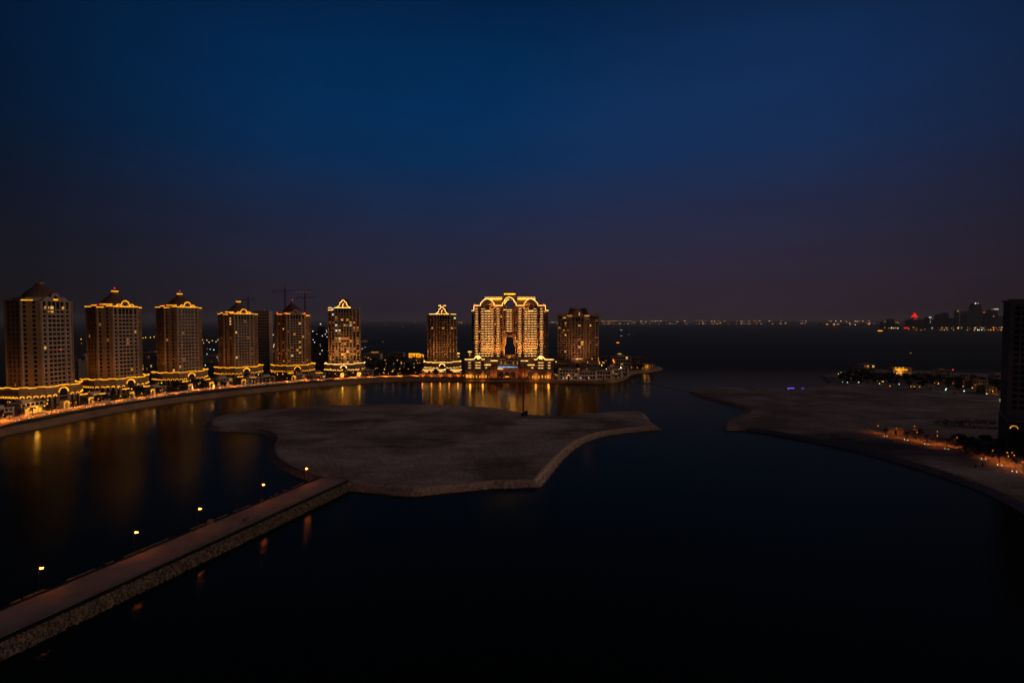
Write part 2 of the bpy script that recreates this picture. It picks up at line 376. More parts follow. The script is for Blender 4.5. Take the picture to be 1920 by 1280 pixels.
def proj(p):
    dz = p[2]-CAM_Z; f = p[1]*CP - dz*SP; u = p[1]*SP + dz*CP
    return 960+FPX*p[0]/f, 640-FPX*u/f
def strip(pts_a, pts_b, z, name, mat, h=None):
    mb = MB(); n = len(pts_a)
    if h is None:
        mb.add([(p.x,p.y,z) for p in pts_a] + [(p.x,p.y,z) for p in pts_b], [(i,i+1,n+i+1,n+i) for i in range(n-1)])
    else:
        rg = [[(a.x,a.y,z),(b.x,b.y,z),(b.x,b.y,z+h),(a.x,a.y,z+h)] for a, b in zip(pts_a, pts_b)]; mb.loft(rg)
    return mb.obj(name, mat)
ss = [PLEN*i/90 for i in range(91)]
strip([along(s,-5)[0] for s in ss], [along(s,7)[0] for s in ss], 3.98, 'promenade_paving', M['prom'])['kind'] = 'structure'
tag(strip([along(s,7)[0] for s in ss], [along(s,7.5)[0] for s in ss], 3.9, 'garden_wall', M['villa'], 1.3), 'long low garden wall running behind the curved waterfront promenade', 'wall')
# curb at the water side
strip([along(s,-5.4)[0] for s in ss], [along(s,-5)[0] for s in ss], 3.9, 'promenade_kerb', M['kerb'], .25)['kind'] = 'structure'

# ------------------------------------------------------------------ causeway to the island
ca0 = G(600,897,3.2); ca1 = G(0,1147,3.2); cb0 = G(640,905,3.2); cb1 = G(0,1190,3.2)
cd = (ca1-ca0).normalized(); cn = Vector((cd.y,-cd.x,0)); cn = cn if cn.dot(cb0-ca0) > 0 else -cn
CW = 12.6; c0 = ca0 - cd*2; CL = 175
def cau(s, o, z=0): p = c0 + cd*s + cn*o; return Vector((p.x,p.y,z))
cs = [CL*i/80 for i in range(81)]
fill = MB().loft([[cau(s,-6,-1),cau(s,-2.2,2.9),cau(s,CW+2.5,2.9),cau(s,CW+4.9,-1)] for s in cs]); fill.obj('causeway_embankment', M['armour'])['kind'] = 'structure'
strip([cau(s,0) for s in cs], [cau(s,CW) for s in cs], 3.2, 'causeway_road', M['asphalt'])['kind'] = 'structure'
strip([cau(s,-.35) for s in cs], [cau(s,0) for s in cs], 3.0, 'causeway_kerb', M['kerb'], .32)['kind'] = 'structure'
strip([cau(s,CW) for s in cs], [cau(s,CW+.35) for s in cs], 3.0, 'causeway_kerb', M['kerb'], .32)['kind'] = 'structure'
strip([cau(s,-2.3) for s in cs], [cau(s,-.35) for s in cs], 2.95, 'causeway_verge', M['verge'], .12)['kind'] = 'structure'
strip([cau(s,CW+.35) for s in cs], [cau(s,CW+2.6) for s in cs], 2.95, 'causeway_verge', M['verge'], .12)['kind'] = 'structure'
# armour rocks on both sides: more than anyone could count, one object
def rock_mesh(mb, c, r):
    rr = [r*rnd.uniform(.7,1.15) for _ in range(6)]; a = rnd.uniform(0,6.28); v = []
    for k, (x,y,z) in enumerate([(1,0,0),(-1,0,0),(0,1,0),(0,-1,0),(0,0,1),(0,0,-1)]):
        x, y = x*math.cos(a)-y*math.sin(a), x*math.sin(a)+y*math.cos(a)
        v.append((c[0]+x*rr[k], c[1]+y*rr[k], c[2]+z*rr[k]*.8))
    mb.add(v, [(0,2,4),(2,1,4),(1,3,4),(3,0,4),(2,0,5),(1,2,5),(3,1,5),(0,3,5)])
rk = MB()
for i in range(4200):
    s = rnd.uniform(2, CL); f = rnd.random()
    if rnd.random() < .74: p = cau(s, CW+2.6+f*2.4, 2.9-f*3.5)
    else: p = cau(s, -2.3-f*3.4, 2.9-f*3.4)
    rock_mesh(rk, p, rnd.uniform(.35,.75))
tag(rk.obj('causeway_rocks', M['armour']), kind='stuff')
rk = MB()
for poly in (ia,):
    tp = inset(poly, 5.5)
    for i in range(len(poly)):
        a, b, ta, tb = poly[i], poly[(i+1)%len(poly)], tp[i], tp[(i+1)%len(poly)]
        near = (a.y < 420)
        for _ in range(int((b-a).length*(6.0 if near else 1.0))):
            f, g = rnd.random(), rnd.random()*.85; p = a.lerp(b,f).lerp(ta.lerp(tb,f), g); rock_mesh(rk, (p.x,p.y,-.6+3.3*g), rnd.uniform(.22,.45))
tag(rk.obj('island_bank_rocks', M['rock']), kind='stuff')
# kerb stones along the near edge of the verge, seen as a broken pale line
kb = MB().box(-1.1,1.1,-.18,.18,0,.35).mesh('kerb_stone', M['kerb'])
row = thing('kerb_stone_row', 'broken row of pale kerb stones on the far verge of the causeway', 'kerb', cau(0,-2.6,3.0), math.atan2(cd.y, cd.x))
for i in range(66):
    if rnd.random() < .62: inst('kerb_stone', kb, row, (3+i*2.55+rnd.uniform(-.2,.2), rnd.uniform(-.15,.15), 0), rnd.uniform(-.05,.05))
# small mound and block on the road half way
tag(MB().ball((0,0,0),1.6,9,5,.45).obj('sand_heap', M['stone_red']), 'low reddish heap of sand lying on the causeway road', 'sand heap').location = cau(52, 9, 3.3)
tag(MB().frust(-.9,.9,-.9,.9,0,-.55,.55,-.55,.55,1.5).obj('marker_block', M['kerb']), 'pale concrete marker block at the far kerb of the causeway', 'marker').location = cau(59, -1, 3.1)

# causeway lamps
def lamp_post(label, foot, head_z, group):
    t = thing('street_lamp', label, 'street lamp', foot, math.atan2(cn.y, cn.x), group); h = head_z-foot[2]
    MB().tube([(0,0,0),(0,0,h*.5),(0,0,h)], .11, 8, taper=.6).obj('pole', M['metal'], t)
    MB().prism([(.28*math.cos(k), .28*math.sin(k)) for k in [i*math.pi/4 for i in range(8)]], 0, .35).obj('base', M['kerb'], t)
    MB().tube([(0,0,h),(.5,0,h+.15),(1.1,0,h+.1)], .06, 6).obj('arm', M['metal'], t)
    hd = MB().frust(.8,1.7,-.2,.2,h, .95,1.6,-.13,.13,h+.2).obj('lamp_head', M['metal'], t)
    MB().ball((1.25,0,h-.14),.42,10,6,.6).obj('bulb', E_['head'], hd)
    lamp(t, (1.25,0,h-.6), 70, (1,.32,.08), .3)
    return t
HEADS = [(78,1064,9.9),(256,997,10.1),(375,953,10.0),(494,908,10.3),(575,878,10.5)]
WHO = ['nearest to the camera, low at the left', 'second from the camera', 'in the middle of the row', 'second from the island', 'standing where the causeway meets the island']
for (x, y, z), w in zip(HEADS, WHO):
    p = G(x, y, z); f = p - cn*1.25
    lamp_post('glowing causeway street lamp, ' + w, (f.x, f.y, 2.9), z+.1, 'street lamps along the causeway')

# ------------------------------------------------------------------ buildings
def TF(o, u, n):
    o, u, n = Vector(o), Vector(u), Vector(n)
    return lambda a, b, z: (o.x+u.x*a+n.x*b, o.y+u.y*a+n.y*b, z)
_pane = {}
def pane_mesh(w, h, mk):
    k = (round(w,1), round(h,1), mk)
    if k not in _pane:
        w, h = k[0], k[1]
        _pane[k] = MB().box(-w/2,w/2,-.07,.07,0,h).mesh('window', M.get(mk) or E_[mk])
    return _pane[k]
def pick_lit(p, hot=()):
    r = rnd.random()
    if r > p: return 'glass'
    return rnd.choice(['win_a','win_b','win_d','win_d','win_d','win_a'] + list(hot))
def facade(parent, grid, A, B, spec, z0, z1, nrow, depth=.8, lit=.05, hot=(), tall_top=False, wh=.6, name='window', g2=None):
    """one face of a tower from A to B (outward normal to the right of A->B reversed). spec: list of (kind, width).
    P pier, N window column, B blank wall. Piers and spandrels go to grid; every pane is its own object."""
    A, B = Vector((A[0],A[1],0)), Vector((B[0],B[1],0)); L = (B-A).length; u = (B-A)/L; n = Vector((u.y,-u.x,0))
    T = TF(A, u, n); tot = sum(w for _, w in spec); x = 0; pier = grid; grid = g2 or grid; fh = (z1-z0)/nrow; rz = math.atan2(u.y, u.x)
    for kind, w in spec:
        w = w*L/tot; x1 = x+w
        if kind == 'P': pier.box(x, x1, -depth, .35, z0, z1, T)
        elif kind == 'B': grid.box(x, x1, -depth, -.02, z0, z1, T)
        else:
            top_skip = 2 if (tall_top and kind == 'N') else 0
            ph = fh*wh; g = w*.11
            grid.box(x, x+g, -depth, -.01, z0, z1, T); grid.box(x1-g, x1, -depth, -.01, z0, z1, T)
            for r in range(nrow):
                zb = z0+r*fh
                if top_skip and r == nrow-2:
                    grid.box(x+g, x1-g, -depth, -.03, zb, zb+fh*.3, T)
                    q = T((x+x1)/2, -depth+.1, 0); inst(name, pane_mesh(w-2*g, fh*1.7, 'glass'), parent, (q[0],q[1],zb+fh*.3), rz); continue
                if top_skip and r == nrow-1: continue
                grid.box(x+g, x1-g, -depth, -.03, zb, zb+fh-ph, T)
                q = T((x+x1)/2, -depth+.1, 0)
                inst(name, pane_mesh(w-2*g, ph, pick_lit(lit, hot)), parent, (q[0],q[1],zb+fh-ph), rz)
        x = x1
    return T, L, rz
def octo(W, C, S, e=0.0):
    c = C/math.sqrt(2); k = math.tan(R(22.5)); hw, hs = W/2, S/2
    x1, x2 = hw+e*k, hw+c+e; y0, y1 = -(hs+c+e), -(hs+e*k)
    return [(-x2,-y1),(-x2,y1),(-x1,y0),(x1,y0),(x2,y1),(x2,-y1),(x1,-y0),(-x1,-y0)]
def arc_pts(cx, cz, r, n=10, a0=0, a1=180): return [(cx+r*math.cos(R(a0+(a1-a0)*i/n)), cz+r*math.sin(R(a0+(a1-a0)*i/n))) for i in range(n+1)]
def arch(parent, T, cx, zs, r, zb, light, th=.42, thick=.28, open_mat='dark', y=.12):
    """arched opening with a light tube around its head"""
    pts = [(cx+r*.8, zb), ] + arc_pts(cx, zs, r*.8, 8) + [(cx-r*.8, zb)]
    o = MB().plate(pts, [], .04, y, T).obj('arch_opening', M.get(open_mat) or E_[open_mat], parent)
    MB().tube([(a, y+.15, z) for a, z in arc_pts(cx, zs, r, 10)], th*.62, 4, T).obj('arch_light', E_[light], o)
def podium(t, W, C, S, light, cor='amber', h=14.0, z0=3.9, e=5.0, style='dome'):
    P_ = octo(W, C, S, e); MB().prism(P_, z0, z0+h).obj('podium', M['stone_tan'], t)
    P2 = octo(W, C, S, e+.5); MB().prism(P2, z0+h*.52, z0+h*.56).obj('podium_band', M['stone'], t)
    for i in (0, 1, 2, 3, 4):
        a, b = Vector((*P_[i],0)), Vector((*P_[i+1],0)); L = (b-a).length; u = (b-a)/L; n = Vector((u.y,-u.x,0)); T = TF(a,u,n)
        zt = z0+h
        for k, (f0, f1, dz) in enumerate([(0,.35,0),(.35,.65,.0),(.65,1,0)] if i != 3 else [(-.02,1.02,.3)]):
            up = .55*((i+k) % 2) + dz
            MB().box(L*f0, L*f1, -.3, .55, zt+up, zt+up+.55, T).obj('cornice_light', E_[cor], t)
        if i == 2 or i == 3: pass
        if i == 2+0 and False: pass
        nar = {0:6, 1:4, 2:0, 3:3, 4:5}[i]
        if i == 2:
            arch(t, T, L/2, zt-4.9, 3.7, zt-11.5, light, .8)
            MB().box(L/2-2.6, L/2+2.6, .2, 1.6, z0+.2, z0+1.5, T).obj('lobby_glow_box', E_['facade_wash'], t)  # lobby light put into a glowing box, no lamp inside
            for c in (2.2, 6.6, L-6.6, L-2.2): arch(t, T, c, zt-7.8, 1.25, z0+.3, light, .55)
        else:
            for k in range(nar):
                c = L*(k+.5)/nar; arch(t, T, c, zt-7.6, min(1.25, L/nar*.3), z0+.3, light, .55)
    return P_
FRONT = [('P',1.1),('N',2.6),('P',1.3),('N',3.3),('N',3.3),('N',3.3),('N',3.3),('P',1.3),('N',2.6),('P',1.1)]
CHAMF = [('P',1.0),('N',2.4),('B',1.9),('B',1.4),('N',2.6),('B',2.6),('P',.7)]
SIDE  = [('P',1.3),('B',1.8),('N',2.2),('B',2.0),('N',2.2),('B',2.0),('N',2.2),('B',1.6),('P',1.3)]
W0, C0, S0 = 22.8, 12.3, 16.5
def shaft(t, W, C, S, ztop, nrow, mat, lit, hot=(), front=FRONT, chamf=CHAMF, side=SIDE, tall=True):
    P_ = octo(W,C,S); z0 = 17.9
    inner = octo(W,C,S,-.8); MB().prism(inner, z0-1, ztop).obj('wall', mat, t)
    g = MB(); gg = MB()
    specs = {1:('chamf',chamf), 2:('front',front), 3:('chamf',chamf[::-1]), 0:('side',side), 4:('side',side)}
    for i, (nm, sp) in specs.items():
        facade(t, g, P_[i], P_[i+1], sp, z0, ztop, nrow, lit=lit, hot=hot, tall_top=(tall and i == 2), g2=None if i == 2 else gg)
    for i in (5,6,7):
        A, B = Vector((*P_[i],0)), Vector((*P_[(i+1)%8],0)); L = (B-A).length; u = (B-A)/L; g.box(0,L,-.8,0,z0,ztop, TF(A,u,Vector((u.y,-u.x,0))))
    g.obj('facade_grid', mat, t); gg.obj('shade_toned_walls', M['ochre'], t)  # shade toned into the side and chamfer infill, piers stay stone
    MB().prism(octo(W,C,S,.7), ztop, ztop+.8).obj('cornice', mat, t)
    return P_
def edge_light(t, P_, i, f0, f1, z, mk, h=.7, out=.9, name='cornice_light'):
    a, b = Vector((*P_[i],0)), Vector((*P_[(i+1)%8],0)); L = (b-a).length; u = (b-a)/L; n = Vector((u.y,-u.x,0))
    return MB().box(L*f0, L*f1, out-.5, out, z, z+h, TF(a,u,n)).obj(name, E_[mk], t)
def beacon(t, p, r=.45): MB().ball(p, r, 6, 4).obj('red_beacon', E_['red'], t)

def dome_tower(label, x, y, th, ztop, crown_lights, lit, arch_light='amber', nrow=19, crest_light='amber', lantern='amber', red=(), flood=1.0, hot=(), apex=None, ph=14.0):
    t = thing('apartment_tower', label, 'tower', (x,y,0), R(th)+R(90), 'dome topped waterfront towers')
    P_ = shaft(t, W0, C0, S0, ztop, nrow, M['stone'], lit, hot)
    podium(t, W0, C0, S0, arch_light, 'amber', ph)
    # attic block behind the cornice and dome over it
    MB().prism(octo(W0-6,C0-3,S0-3,0), ztop+.8, ztop+3.2).obj('attic', M['stone'], t)
    zd = ztop+3.2; H = (apex or 11.5); rings = []
    for f, r in [(0,13.0),(.0,12.6),(.15,12.0),(.33,10.5),(.52,8.3),(.72,5.7),(.88,3.8),(1,3.1)]:
        rings.append([(r*math.cos(k), -2+r*math.sin(k), zd+H*f) for k in [R(15*i) for i in range(24)]])
    MB().loft(rings).obj('dome', M['dome'], t)
    MB().prism([(2.1*math.cos(R(45*i)), -2+2.1*math.sin(R(45*i))) for i in range(8)], zd+H, zd+H+1.4).obj('lantern', M['stone'], t)
    if lantern: MB().prism([(3.0*math.cos(R(45*i)), -2+3.0*math.sin(R(45*i))) for i in range(8)], zd+H+1.4, zd+H+2.1).obj('lantern_light', E_[lantern], t)
    MB().tube([(0,-2,zd+H+1.4),(0,-2,zd+H+4.6)], .18, 5).obj('spire', M['metal'], t)
    if 'top' in red: beacon(t, (0,-2,zd+H+4.8))
    # crest of three arches over the front
    yf = P_[2][1]-.1; cw = W0*.36
    outl = [(-9.5,0),(-9.5,1.0),(-8.3,2.2)] + [(-6.0+2.0*math.cos(R(a)), 1.2+2.0*math.sin(R(a))) for a in (150,110,70,30)] + arc_pts(0, 2.6, 3.6, 10, 180, 0) + \
           [(6.0+2.0*math.cos(R(a)), 1.2+2.0*math.sin(R(a))) for a in (150,110,70,30)] + [(8.3,2.2),(9.5,1.0),(9.5,0)]
    MB().plate([(a, z+ztop+.8) for a, z in outl], [[(a,z) for a,z in arc_pts(0, ztop+3.4, 1.6, 12, 0, 330)]], yf, yf+1.2).obj('crest', M['stone'], t)
    if crest_light:
        MB().tube([(a, yf-.2, z+ztop+.8) for a, z in arc_pts(0, 2.6, 3.6, 12, -8, 188)], .36, 4).obj('crest_light', E_[crest_light], t)
        for s in (-1,1): MB().tube([(a, yf-.2, z+ztop+.8) for a, z in arc_pts(6*s, 1.0, 1.9, 8)], .34, 4).obj('crest_light', E_[crest_light], t)
    for i, f0, f1, dz, mk in crown_lights: edge_light(t, P_, i, f0, f1, ztop+dz, mk)
    for nm in red:
        if nm == 'left': beacon(t, (P_[1][0], P_[1][1], ztop+2.6), .6)
        if nm == 'corner': beacon(t, (P_[2][0], P_[2][1], ztop+2.2), .6)
        if nm == 'right': beacon(t, (P_[3][0], P_[3][1], ztop+2.2), .6)
    # warm street-side floodlights that wash the two left faces
    for i, k in ((0,1.0),(1,1.15),(2,.45)):
        a, b = Vector((*P_[i],0)), Vector((*P_[i+1],0)); u = (b-a).normalized(); n = Vector((u.y,-u.x,0)); m = (a+b)/2+n*17
        f = MB().box(-.3,.3,-.3,.3,-.2,.3).obj('floodlight', M['metal'], t); f.location = (m.x,m.y,19.2)
        lamp(t, (m.x,m.y,19.6), 5800*k*flood, (1,.40,.07), 1.0, 'SPOT', aim=tuple((a+b)/2+Vector((0,0,58))), angle=120, blend=1)
        MB().tube([(m.x,m.y,3.9),(m.x,m.y,19)], .15, 5).obj('floodlight_pole', M['metal'], t)
    return t
CL_ALL = [(0,0,.55,.9,'amber'),(0,.6,1,2.0,'amber'),(1,.0,.45,.3,'amber'),(1,.2,1.0,3.0,'amber'),(1,.62,1,1.6,'amber'),(2,0,.22,1.2,'amber'),(2,.78,1,1.2,'amber'),(2,.24,.76,1.1,'amber'),(3,.1,1,.6,'amber')]
dome_tower('dark tall dome tower at the left edge, hardly any lights along its roofline', -390.3, 441.2, -11.9, 90.5,
           [(1,.05,.62,.4,'amber')], .035, flood=.55, crest_light=None, lantern=None, nrow=20, ph=17.8)
t1 = [o for o in scn.objects if o.get('category') == 'tower'][0]
for x, z, w, h, mk in ((-8.2,84.6,1.5,1.9,'win_a'),(-5.6,84.6,.8,1.9,'win_a'),(-3.1,84.4,2.2,2.3,'win_b'),(-3.1,81.6,2.2,1.2,'win_b'),(-5.6,81.8,.8,1.0,'win_a'),(5.6,84.4,1.6,2.2,'win_a')): inst('window', pane_mesh(w,h,mk), t1, (x,-17.1,z))
MB().box(-1.6,1.6,-17.4,-17.1,91.6,92.6).obj('crest_light', E_['amber'], t1)
dome_tower('dome tower with a fully lit roofline and glowing lantern, second from the left edge', -387.1, 519.5, -22.3, 87,
           CL_ALL, .03, red=('top','left'), flood=.9, ph=16.0)
dome_tower('dome tower with lit crest arches between two sloping lit podiums, third from the left edge', -375.3, 602.1, -29.9, 88.5,
           CL_ALL, .06, red=('top','left'), flood=.9, ph=14.2)
dome_tower('dome tower with a darker unfinished block close behind it and amber lit crest', -339.9, 662.2, -41.0, 82,
           CL_ALL, .07, flood=.9, ph=14.4)
dome_tower('smallest dome tower, with red lamps on its roof corners and an unlit crest', -286.7, 696.6, -54.0, 82.5,
           [(1,0,.6,.3,'amber'),(1,.75,1,1.3,'amber_dim'),(2,0,.2,1.0,'amber'),(2,.85,1,1.0,'amber_dim'),(3,.1,.9,-1.2,'amber')], .09, red=('top','left','corner','right'), crest_light=None, lantern=None, flood=.9)

def gable_tower(label, x, y, th, ztop, nrow, lit, flood, mat, roof=True, bright=1.0):
    t = thing('apartment_tower', label, 'tower', (x,y,0), R(th)+R(90), 'bell gabled waterfront towers')
    fr = [('P',.9),('N',2.8),('P',1.0),('N',3.3),('N',3.3),('N',3.3),('N',3.3),('P',1.0),('N',2.8),('P',.9)]
    ch = [('P',.8),('N',3.2),('P',.9),('N',3.0),('P',.6)]
    P_ = shaft(t, W0, C0, S0, ztop, nrow, mat, lit, ('win_w','win_o'), fr, ch, SIDE)
    podium(t, W0, C0, S0, 'warm', 'warm')
    yf = P_[2][1]-.1
    bell = [(-9.5,0),(-7.2,1.0),(-5.4,2.6),(-4.4,4.6),(-4.0,7.0),(-2.2,7.6),(-1.7,9.2),(0,10.2),(1.7,9.2),(2.2,7.6),(4.0,7.0),(4.4,4.6),(5.4,2.6),(7.2,1.0),(9.5,0)]
    MB().plate([(a,z+ztop+.8) for a,z in bell], [[(a,z) for a,z in arc_pts(0, ztop+4.0, 1.3, 10, 0, 330)]], yf, yf+1.2).obj('bell_gable', M['stone_tan'], t)
    MB().tube([(a, yf-.2, z+ztop+.8) for a, z in bell], .42, 4).obj('gable_light', E_['warm'], t)
    MB().box(-9.6,9.6,yf-.6,yf,ztop+.5,ztop+1.2).obj('gable_light', E_['warm'], t)
    MB().tube([(-.6,yf-.3,ztop+1.4),(-.3,yf-.3,ztop+5.6),(.9,yf-.3,ztop+6.4)], .4, 4).obj('gable_light', E_['warm'], t)
    MB().frust(-9,9,-9,11,ztop+.8,-5,5,-4,6,ztop+12.5).obj('mansard_roof', M['tile'], t)
    MB().frust(-5.4,5.4,-4.4,6.4,ztop+12.5,-5.0,5.0,-4,6,ztop+13.1).obj('roof_cap', M['stone'], t)
    if not roof: 
        MB().box(-5.2,-1.6,-4.8,-4.4,ztop+12.3,ztop+13.2).obj('roof_light', E_['warm'], t); MB().box(1.6,5.2,-4.8,-4.4,ztop+12.3,ztop+13.2).obj('roof_light', E_['warm'], t)
    for i, f0, f1, dz in ([(1,.1,.7,.6),(1,.1,.7,-2.4),(2,0,.1,.5)] if roof else [(1,.35,1,.5),(3,0,.8,.5),(2,0,.08,.5)]): edge_light(t, P_, i, f0, f1, ztop+dz, 'warm')
    for i, k in ((1,.7),(2,1.0),(3,.6)):
        a, b = Vector((*P_[i],0)), Vector((*P_[i+1],0)); u = (b-a).normalized(); n = Vector((u.y,-u.x,0)); m = (a+b)/2+n*16
        MB().tube([(m.x,m.y,3.9),(m.x,m.y,19)], .15, 5).obj('floodlight_pole', M['metal'], t)
        f = MB().box(-.3,.3,-.3,.3,-.2,.3).obj('floodlight', M['metal'], t); f.location = (m.x,m.y,19.2)
        lamp(t, (m.x,m.y,19.6), 20000*k*flood, (1,.44,.12), 1.0, 'SPOT', aim=tuple((a+b)/2+Vector((0,0,60))), angle=125, blend=1)
    return t
gable_tower('bell gabled tower with many lit windows, beside the dark building site', -224.5, 716, -78, 91, 21, .30, 1.35, M['stone'])
gable_tower('slim bell gabled tower standing alone left of the arched golden building', -97.3, 745, -84, 83, 19, .07, 1.0, M['stone_tan'], roof=False)

# ------------------------------------------------------------------ the golden building with the opening through it
def big_building():
    k = .105; D0 = 668.0
    def X(c): return (c-612)*k
    def Z(c): return 4+(1135-c)*k
    cx = at_depth(955.5, 700, D0)
    t = thing('golden_landmark_building', 'wide golden floodlit building with an arched opening through its middle and outlined gables', 'building', (cx.x, D0, 0), R(-1.5))
    S, TN = M['stone'], M['stone_tan']
    # left and right blocks, wings
    for sgn, (a, b) in ((-1,(185,535)),(1,(690,1040))):
        g = MB(); x0, x1 = X(a), X(b); ztop = Z(283); z0 = Z(905); nr = 20; fh = (ztop-3.2-z0)/nr
        MB().box(x0,x1,.9,26,3.9,ztop).obj('wall', S, t)
        wing = (X(157), X(185)) if sgn < 0 else (X(1040), X(1073))
        MB().box(wing[0], wing[1], 1.6, 22, 3.9, Z(342)).obj('wing_wall', TN, t)
        off = 0 if sgn < 0 else 515
        bright = [218,290,328,365,402,475]; dim = [253,437,513]
        if sgn > 0: bright = [733,805,843,882,918,992]; dim = [695,767,955,1030]
        xs = sorted([(c,'b') for c in bright]+[(c,'d') for c in dim])
        cur = x0
        for c, kd in xs:
            w = 2.9 if kd == 'b' else 2.1; l, r = X(c)-w/2, X(c)+w/2
            if l > cur: g.box(cur, l, -.1 if kd == 'b' else .0, .9, z0-6, ztop)
            for q in range(nr):
                zb = z0+q*fh
                if kd == 'b':
                    g.box(l, r, .0, .9, zb, zb+fh*.22)
                    inst('window', pane_mesh(w, fh*.46, 'glass' if rnd.random() > .03 else 'win_o'), t, ((l+r)/2, .75, zb+fh*.22))
                    inst('balcony', BAL, t, ((l+r)/2, .35, zb+fh*.66))
                else:
                    g.box(l, r, .15, .9, zb, zb+fh*.4)
                    inst('window', pane_mesh(w, fh*.6, pick_lit(.22 if sgn < 0 else .12)), t, ((l+r)/2, .75, zb+fh*.4))
            g.box(l, r, .05, .9, z0+nr*fh, ztop); cur = r
        if cur < x1: g.box(cur, x1, 0, .9, z0-6, ztop)
        g.obj('facade_grid', S, t)
        for q in range(17):
            inst('window', pane_mesh(1.7, fh*.6, pick_lit(.06)), t, ((wing[0]+wing[1])/2, 1.55, z0+q*fh+fh*.4))
        # bay piers
        gx0, gx1 = (X(267), X(428)) if sgn < 0 else (X(783), X(944))
        for xx in (gx0, gx1): MB().box(xx-.35, xx+.35, -.9, -.12, z0-6, ztop).obj('pilaster', S, t)
        # bell gable
        c0 = 347.5 if sgn < 0 else 865
        out = [(-82,280),(-80,252),(-62,234),(-48,217),(-28,205),(0,197),(28,205),(48,220),(62,234),(80,254),(82,280)]
        pts = [(X(c0+a), Z(b_)) for a, b_ in out]
        hole = [(X(c0-27), Z(330)), (X(c0+27), Z(330))] + [(X(c0+27*math.cos(R(a))), Z(297-27*math.sin(R(a)))) for a in (0,45,90,135,180)]
        MB().plate(pts, [], -1.0, .9).obj('bell_gable', S, t)
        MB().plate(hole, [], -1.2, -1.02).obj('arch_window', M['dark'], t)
        for dx in (-55, 55):
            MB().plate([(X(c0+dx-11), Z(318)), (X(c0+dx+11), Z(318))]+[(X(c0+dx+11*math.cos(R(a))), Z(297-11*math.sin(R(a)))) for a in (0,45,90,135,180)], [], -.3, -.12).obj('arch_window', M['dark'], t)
        MB().box(X(c0-30), X(c0+30), -1.6, -1.0, Z(347), Z(338)).obj('gable_light', E_['soffit'], t)
        MB().tube([(a,-1.25,z) for a, z in pts], .40, 4).obj('gable_light', E_['warm'], t)
        for q0, q1, zc in (((185,265,281),(430,526,281)) if sgn < 0 else ((692,783,281),(947,1040,281))):
            MB().box(X(q0), X(q1), -.6, .0, Z(zc)-.1, Z(zc)+.65).obj('cornice_light', E_['warm'], t)
        wl_ = (155,187) if sgn < 0 else (1038,1075)
        MB().box(X(wl_[0]), X(wl_[1]), .9, 1.5, Z(342), Z(342)+.65).obj('cornice_light', E_['warm'], t)
        e = X(186) if sgn < 0 else X(1039)
        MB().box(e-.3, e+.3, -.7, -.15, Z(338), Z(284)).obj('cornice_light', E_['warm'], t)
        beacon(t, (X(197) if sgn < 0 else X(1018), .5, Z(268)), .7)
        if sgn > 0: pass
    # centre block with the two openings, real depth right through
    outer = [(X(535), Z(905)), (X(690), Z(905)), (X(692), Z(278)), (X(690), Z(250)), (X(670), Z(232)), (X(660), Z(210)), (X(640), Z(190)), (X(608), Z(176)),
             (X(575), Z(190)), (X(555), Z(210)), (X(545), Z(235)), (X(528), Z(250)), (X(525), Z(278)), (X(535),Z(283))]
    low = [(X(543), Z(872)), (X(676), Z(872)), (X(676), Z(772)), (X(662), Z(752)), (X(654), Z(735)), (X(654), Z(672)), (X(642), Z(655)), (X(575), Z(655)), (X(562), Z(672)), (X(562), Z(735)), (X(556), Z(752)), (X(543), Z(772))]
    upp = [(X(574), Z(326)), (X(642), Z(326)), (X(642), Z(278)), (X(673), Z(270)), (X(656), Z(238)), (X(638), Z(213)), (X(608), Z(196)), (X(580), Z(213)), (X(562), Z(238)), (X(540), Z(270)), (X(574), Z(276))]
    MB().plate(outer, [low, upp], -.2, 7).obj('arched_centre_wall', TN, t)
    MB().tube([(a,-.5,z) for a, z in outer[2:13]], .42, 4).obj('gable_light', E_['warm'], t)
    MB().tube([(X(a),-.35,Z(b_)) for a, b_ in ((550,262),(562,240),(580,217),(610,203))], .35, 4).obj('opening_light', E_['roofglow'], t)
    MB().box(X(540), X(640), -.6, -.2, Z(331), Z(327)).obj('opening_light', E_['warm'], t)
    for c in (590, 625):
        for q in range(9):
            zb = Z(606)+q*3.02
            inst('window', pane_mesh(2.4, 1.4, 'glass'), t, (X(c), -.25, zb+.6)); inst('balcony', BAL2, t, (X(c), -.55, zb+1.95))
    for c in (551, 672):
        for q in range(9): inst('window', pane_mesh(1.5, 1.5, pick_lit(.05)), t, (X(c), -.25, Z(606)+q*3.02+.7))
    for c in (546, 682):
        for q in range(3): inst('window', pane_mesh(1.2, 1.2, 'win_b'), t, (X(c), -.25, Z(722)+q*2.9))
    MB().box(X(537), X(688), -.6, -.2, Z(632), Z(612)).obj('frieze', TN, t)
    for q in range(8): inst('window', pane_mesh(.9, 1.2, 'glass'), t, (X(582+q*8.2), -.62, Z(628)))
    # light tube up the left reveal and a lamp inside the passage
    MB().tube([(X(543.6),3,Z(868)),(X(543.6),3,Z(774)),(X(556.6),3,Z(752)),(X(562.6),3,Z(735)),(X(562.6),3,Z(672)),(X(575),3,Z(656))], .5, 4).obj('opening_light', E_['amber'], t)
    lamp(t, (X(660),4,Z(800)), 2600, (1,.42,.06), .6); lamp(t, (X(620),6,Z(255)), 2500, (1,.5,.06), .6)
    lamp(t, (X(610),-3,Z(890)), 2600, (1,.40,.06), .6)
    MB().box(X(540), X(686), -3.5, -.25, Z(905), Z(890)).obj('terrace', TN, t)
    for q in range(9): MB().box(X(556+q*14)-.25, X(556+q*14)+.25, -3.3, -3.0, Z(890), Z(878)).obj('baluster', S, t)
    MB().box(X(552), X(674), -3.45, -2.9, Z(878), Z(872)).obj('terrace_rail', S, t)
